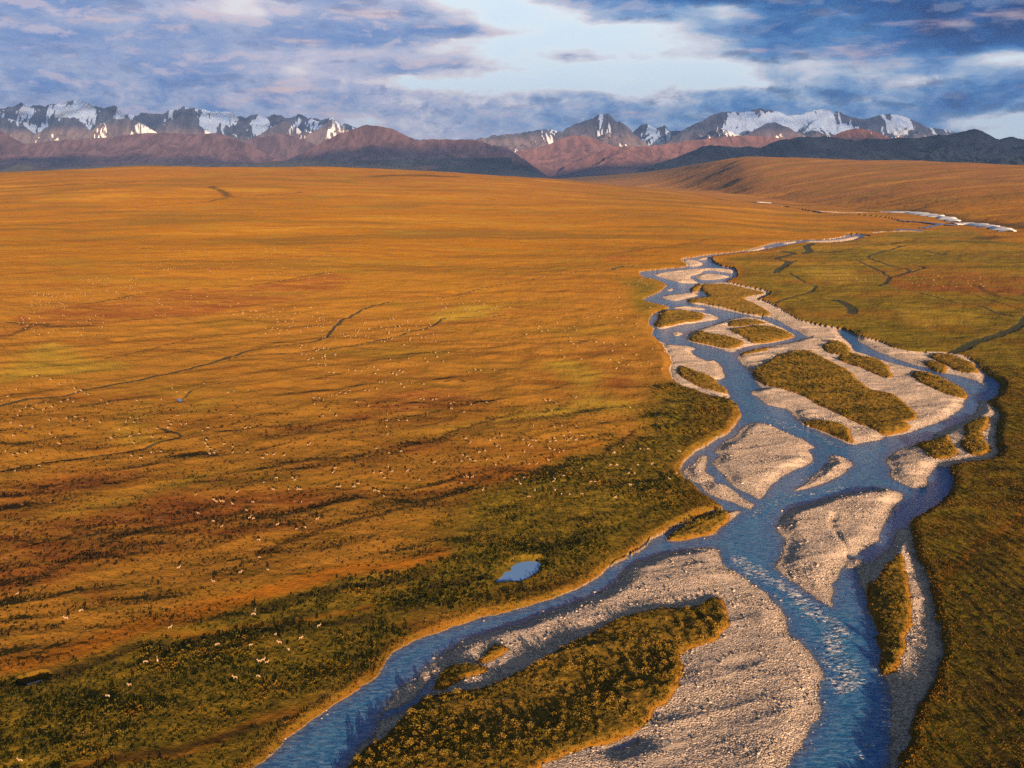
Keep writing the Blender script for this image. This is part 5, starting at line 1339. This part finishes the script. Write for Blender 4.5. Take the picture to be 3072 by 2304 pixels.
HERD = {
    'L': [(115, 292), (540, 402), (438, 455), (1187, 118), (1595, 150), (1415, 208), (1775, 130), (1720, 48), (1130, 522), (1692, 415), (1682, 432), (1445, 632), (1665, 636), (1855, 622), (1997, 592), (1913, 664), (1720, 745), (1747, 738), (1772, 752), (1560, 855), (1713, 843),
          (965, 748), (1045, 737), (860, 903), (716, 975), (133, 1405), (2117, 510), (1828, 567)],
    'M': [(385, 70), (455, 48), (765, 45), (1005, 42), (1325, 78), (1443, 80), (1260, 135), (1617, 92), (1275, 540), (1490, 465), (1765, 470), (1797, 500), (1440, 660), (1690, 650), (1825, 655), (1853, 650), (1900, 650), (150, 742), (440, 820), (487, 858), (570, 855), (612, 857),
          (757, 895), (838, 698), (1100, 865), (995, 1000), (1907, 862), (190, 1053), (437, 1180), (583, 1270), (1047, 1125), (1110, 1133), (1507, 1240), (1825, 1308), (1962, 1280), (2170, 1150), (1195, 1493)],
    'N': [(190, 300), (240, 312), (270, 285), (340, 268), (380, 298), (320, 320), (130, 358), (150, 330), (15, 255), (60, 220), (120, 170), (220, 130), (240, 75), (270, 70), (375, 95), (440, 130), (540, 105), (485, 118), (560, 190), (600, 180), (625, 195), (650, 205), (550, 165), (540, 260),
          (450, 260), (500, 245), (745, 245), (790, 270), (710, 310), (360, 395), (490, 380), (555, 370), (610, 390), (80, 415), (150, 435), (165, 440), (240, 445), (100, 510), (370, 500), (410, 525), (435, 570), (660, 435), (735, 410), (520, 405), (1010, 250), (1015, 380), (960, 375), (930, 410), (990, 410),
          (1275, 130), (1270, 160), (1305, 185), (1370, 190), (1505, 125), (1190, 240), (1310, 360), (1240, 400), (1260, 425), (1240, 450), (1335, 425), (1370, 425), (1160, 460), (1085, 478), (1025, 495), (960, 515), (880, 465), (820, 530), (1125, 520), (1220, 515), (1495, 470), (1535, 450),
          (1700, 355), (1830, 170), (1725, 180), (1680, 190), (1520, 540), (1510, 565), (1530, 590), (1550, 610), (1580, 620), (1550, 640), (1655, 570), (1715, 590), (1810, 455), (1845, 450), (95, 650), (130, 640), (190, 640), (230, 620), (40, 625), (290, 730), (110, 770), (970, 660),
          (1035, 675), (1115, 635), (1185, 625), (985, 565)],
    'O': [(90, 650), (130, 650), (155, 665), (185, 640), (210, 635), (240, 630), (265, 615), (300, 620), (330, 600), (95, 690), (185, 530), (190, 480), (225, 485), (320, 465), (365, 470), (405, 475), (450, 455), (490, 445), (515, 465), (500, 490), (430, 600), (460, 605), (510, 590), (525, 545),
          (545, 545), (570, 550), (615, 490), (640, 490), (660, 470), (680, 480), (615, 440), (745, 435), (770, 430), (830, 390), (845, 410), (720, 390), (600, 395), (640, 500), (670, 560), (690, 580), (740, 550), (820, 560), (455, 705), (375, 675), (200, 735), (240, 770), (150, 770), (580, 755), (575, 840),
          (580, 890), (575, 800), (655, 800), (710, 800), (55, 960), (68, 945), (505, 985), (590, 1015), (670, 1005), (800, 655), (820, 660), (880, 665), (905, 660), (1000, 690), (1020, 680), (1005, 720), (1135, 695), (1240, 680), (985, 640), (1090, 745), (1100, 920), (1130, 950), (1260, 930),
          (1290, 915), (1340, 900), (1310, 970), (1330, 985), (1080, 1030), (1110, 1040), (1075, 1070), (1130, 1060), (1160, 1070), (1190, 1010), (1230, 1000), (1240, 1060), (1380, 1045), (890, 1080), (1480, 930), (1545, 930), (1565, 935), (1520, 965), (1535, 975), (1660, 940), (1690, 920),
          (1700, 935), (1750, 900), (1780, 930), (1800, 920), (1830, 930), (1840, 920), (1790, 880), (1870, 900), (1690, 845), (1740, 835), (1830, 840), (1550, 835), (1660, 990), (1690, 995), (1720, 1010), (1750, 1000), (1490, 1010), (1520, 1090), (1570, 1090), (1650, 1065), (1300, 1095), (1090, 1175),
          (1110, 1175), (1145, 1175), (1070, 1215), (540, 1150), (560, 1180), (490, 1150), (585, 1105), (610, 1140), (715, 1135), (790, 1195), (700, 1250), (245, 1240), (265, 1240), (355, 1240), (385, 1220), (365, 1240), (495, 1265), (520, 1270), (555, 1300), (220, 1145), (235, 1115), (2085, 1015), (2060, 1100),
          (2100, 1100), (2180, 1155), (1870, 1125), (1690, 1190), (1750, 1170), (1680, 1210), (1430, 1190), (1490, 1180), (1460, 1225), (1560, 1265), (1690, 1265), (1735, 1290), (1790, 1295), (1870, 1290), (1930, 1210), (1960, 1210), (2190, 1230), (2090, 1315), (1520, 1310), (1215, 1265),
          (1630, 670), (1660, 668), (1700, 690), (1815, 640), (1830, 650), (2190, 715), (1120, 480), (1165, 465), (1200, 468), (1290, 465), (690, 298), (1670, 735), (950, 410), (900, 350), (985, 350), (910, 380)],
    'C': [(260, 740), (90, 565), (150, 570), (120, 465), (330, 565), (240, 640), (300, 640), (265, 600), (350, 430), (415, 430), (685, 450), (130, 850), (600, 690), (665, 640), (200, 410), (450, 560)],
}
animals = []
for crop, pts in HERD.items():
    o_ = CROPS[crop]
    for cx, cy in pts:
        px_, py_ = o_[0] + cx * o_[2], o_[1] + cy * o_[2]
        x_, y_, _z = unproject(px_, py_)
        for _ in range(4):                            # settle on the finished ground
            z_ = float(ground_z(np.array([x_]), np.array([y_]))[0]) + .5
            d_ = ray(px_, py_)
            k_ = (CAM_H - z_) / -d_[2]
            x_, y_ = d_[0] * k_, d_[1] * k_
        animals.append((py_, px_, x_, y_, crop, cx, cy))
animals.sort(key=lambda q: -q[0])
rs4 = np.random.RandomState(44)


def herd_label(px_, py_, crop, cx, cy, bk, own):
    if own:
        return own
    if bk > 0:
        if py_ > 1850:
            return "cream caribou among the dark willows at lower left"
        if px_ > 1780:
            return "pale caribou resting on the green bank beside the river bend"
        return "pale caribou on the upper part of the green bank"
    if py_ > 1500:
        return "caribou with a long shadow on the rust orange slope above the green bank" if px_ > 420 else "lone white caribou on the rust slope at far left"
    if px_ > 1600:
        return "caribou in the loose band near the right end of the pale tan flat" if py_ > 1270 else "caribou on the brown patch near the river at right"
    if py_ > 1340 and px_ > 1250:
        return "caribou of the group on the pale tan flat left of the river"
    if py_ > 1340:
        return "caribou scattered over the streaked slope below the middle of the herd"
    if px_ > 900 and py_ > 1170:
        return "caribou of the long row standing on the tan plain"
    if px_ > 900:
        return "small caribou of the cluster just below the second dark brook"
    if py_ > 1225 and px_ > 560:
        return "caribou near the dark fold in the middle of the left plain"
    if py_ > 1225:
        return "caribou below the dark brook at far left"
    return "small caribou along the dark brook at far left"


OWN = {('L', 133, 1405): "white caribou walking alone in the bottom left corner", ('L', 716, 975): "cream caribou facing right, lower of two on the open green bank at left", ('L', 860, 903): "cream caribou, upper of two on the open green bank at left",
       ('L', 1713, 843): "white caribou just below the group of three on the dark bank", ('L', 1560, 855): "brownish caribou left of the white one on the dark bank", ('L', 1720, 745): "pale left caribou of the trio standing close together on the dark bank",
       ('L', 1747, 738): "middle caribou of the trio standing close together on the dark bank", ('L', 1772, 752): "reddish right caribou of the trio standing close together on the dark bank", ('L', 1997, 592): "orange tan caribou seen side on near the top of the dark bank",
       ('L', 1130, 522): "small caribou on the orange grass strip above the dark bank", ('L', 115, 292): "white caribou at the far left edge of the rust slope"}
for i, (py_, px_, x_, y_, crop, cx, cy) in enumerate(animals[:300]):
    bk = float(ground_attr(bank, np.array([x_]), np.array([y_]))[0])
    o = place("caribou", cmesh[int(rs4.choice([0, 0, 1, 1, 2]))], None, herd_label(px_, py_, crop, cx, cy, bk, OWN.get((crop, cx, cy))), "caribou", 'thing', "caribou grazing across the tundra",
              (x_, y_, float(ground_z(np.array([x_]), np.array([y_]))[0]) + (.12 if bk < 0 else .45)))
    o.rotation_euler = (0, 0, float(rs4.choice([0, math.pi])) + rs4.normal(0, .7))
    s_ = rs4.uniform(.62, .82)
    o.scale = (s_, s_, s_)

# the far part of the herd, only specks in the photograph
rest = [(a[2], a[3]) for a in animals[300:]]
FARHERD = [('Q', (200, 740), (450, 850), 40), ('Q', (500, 640), (1000, 800), 60), ('Q', (900, 430), (1500, 640), 60), ('Q', (1500, 440), (2200, 680), 70), ('Q', (100, 880), (700, 1040), 40), ('Q', (1650, 840), (2150, 1030), 70), ('Q', (1000, 760), (1700, 900), 30),
           ('O', (150, 140), (900, 300), 70), ('O', (0, 330), (240, 480), 30), ('O', (900, 0), (1400, 120), 25), ('O', (1500, 120), (2150, 420), 30), ('A', (60, 560), (560, 1200), 30), ('B', (500, 70), (900, 160), 12), ('B', (1200, 80), (2000, 190), 40), ('A', (180, 395), (460, 470), 14)]
for c, (a0, b0), (a1, b1), n in FARHERD:
    o_ = CROPS[c]
    for _ in range(n):
        rest.append(unproject(o_[0] + rs4.uniform(a0, a1) * o_[2], o_[1] + rs4.uniform(b0, b1) * o_[2])[:2])
rest = np.array(rest)
lo = []
for me in cmesh[:2]:
    v = np.empty(len(me.vertices) * 3); me.vertices.foreach_get('co', v)
    lo.append((v.reshape(-1, 3), np.array([list(q.vertices) if len(q.vertices) == 4 else list(q.vertices) + [q.vertices[-1]] for q in me.polygons])))
VV, FF, off = [], [], 0
for i, (x_, y_) in enumerate(rest):
    v, f = lo[i % 2]
    a = rs4.uniform(0, 6.28)
    z_ = float(ground_z(np.array([x_]), np.array([y_]))[0])
    s_ = .8
    VV.append(np.stack([(v[:, 0] * math.cos(a) - v[:, 1] * math.sin(a)) * s_ + x_, (v[:, 0] * math.sin(a) + v[:, 1] * math.cos(a)) * s_ + y_, v[:, 2] * s_ + z_ + .1], 1))
    FF.append(f + off); off += len(v)
hm, t, b = new_mat("far_caribou_coat", .85, .1)
t.put(b.inputs['Base Color'], (.34, .25, .165))
place("caribou_herd", raw_mesh("caribou_herd", np.concatenate(VV), np.concatenate(FF), None, True), hm, "far part of the caribou herd, pale specks on the golden plain", "herd", 'stuff')

# ---------------------------------------------------------------- air between the camera and the mountains
hz = raw_mesh("haze", np.array([(x, y, z) for z in (-140., 2500.) for y in (-2500., 46000.) for x in (-30000., 30000.)]),
              np.array([(0, 2, 3, 1), (4, 5, 7, 6), (0, 1, 5, 4), (2, 6, 7, 3), (0, 4, 6, 2), (1, 3, 7, 5)]))
hzm = bpy.data.materials.new("haze")
hzm.use_nodes = True
for nd in list(hzm.node_tree.nodes):
    if nd.type == 'BSDF_PRINCIPLED':
        hzm.node_tree.nodes.remove(nd)
pv = hzm.node_tree.nodes.new('ShaderNodeVolumePrincipled')
pv.inputs['Color'].default_value = (.19, .42, 1.0, 1)
pv.inputs['Density'].default_value = 1.7e-5
pv.inputs['Anisotropy'].default_value = 0.0
hzm.node_tree.links.new(pv.outputs[0], hzm.node_tree.nodes['Material Output'].inputs['Volume'])
place("haze", hz, hzm, "thin blue evening air", "haze", 'stuff')


# ---------------------------------------------------------------- unseen cloud banks added only to shade the far mountains (above the frame and behind the camera)
clm, t, b = new_mat("cloud", 1.0, 0.0)
t.put(b.inputs['Base Color'], (.80, .82, .86))
thin = t.new('ShaderNodeBsdfTransparent'); t.put(thin.inputs[0], (.60, .74, 1.0))
thick = t.new('ShaderNodeMixShader'); thick.inputs[0].default_value = .80
t.l.new(b.outputs[0], thick.inputs[1]); t.l.new(thin.outputs[0], thick.inputs[2])
t.l.new(thick.outputs[0], t.n['Material Output'].inputs[0])


def shade_cloud(x0, x1, y0, y1, z0, thick, seed, label, cover=.12, step=220):
    gx, gy = np.arange(x0, x1, step), np.arange(y0, y1, step)
    GX, GY = np.meshgrid(gx, gy)
    e = np.minimum(np.minimum(GX - x0, x1 - GX), np.minimum(GY - y0, y1 - GY)) / 1100.0
    th = np.clip(e, 0, 1.2) - .45 + cover + 1.1 * fbm(GX / 2600, GY / 2600, 4, seed)
    m = (th > 0).ravel()
    puff = np.sqrt(np.clip(th, 0, 1.2))
    top = z0 + 90 + thick * puff * (1 + .9 * fbm(GX / 700, GY / 700, 3, seed + 5))
    bot = z0 + 90 - 80 * puff
    n, mny, mnx = GX.size, len(gy), len(gx)
    V = np.concatenate([np.stack([GX.ravel(), GY.ravel(), top.ravel()], 1), np.stack([GX.ravel(), GY.ravel(), bot.ravel()], 1)])
    idx = np.arange(n).reshape(mny, mnx)
    q = np.stack([idx[:-1, :-1], idx[:-1, 1:], idx[1:, 1:], idx[1:, :-1]], -1).reshape(-1, 4)
    q = q[m[q].any(1)]
    place("cloud", raw_mesh("cloud", V, np.concatenate([q, q[:, ::-1] + n]), None, True), clm, label, "cloud", 'structure')


shade_cloud(-12000, 18500, 4200, 17600, 3800, 420, 301, "unseen cloud deck over the plain, added to shade the far mountains", .55)
shade_cloud(7600, 17500, -18500, -11000, 3800, 420, 307, "unseen cloud bank right of the sun, added to shade the right ridge", .35)
shade_cloud(-4000, 8600, -14200, -10900, 3800, 350, 311, "unseen cloud bank left of the sun, added to shade the hill feet", .30)
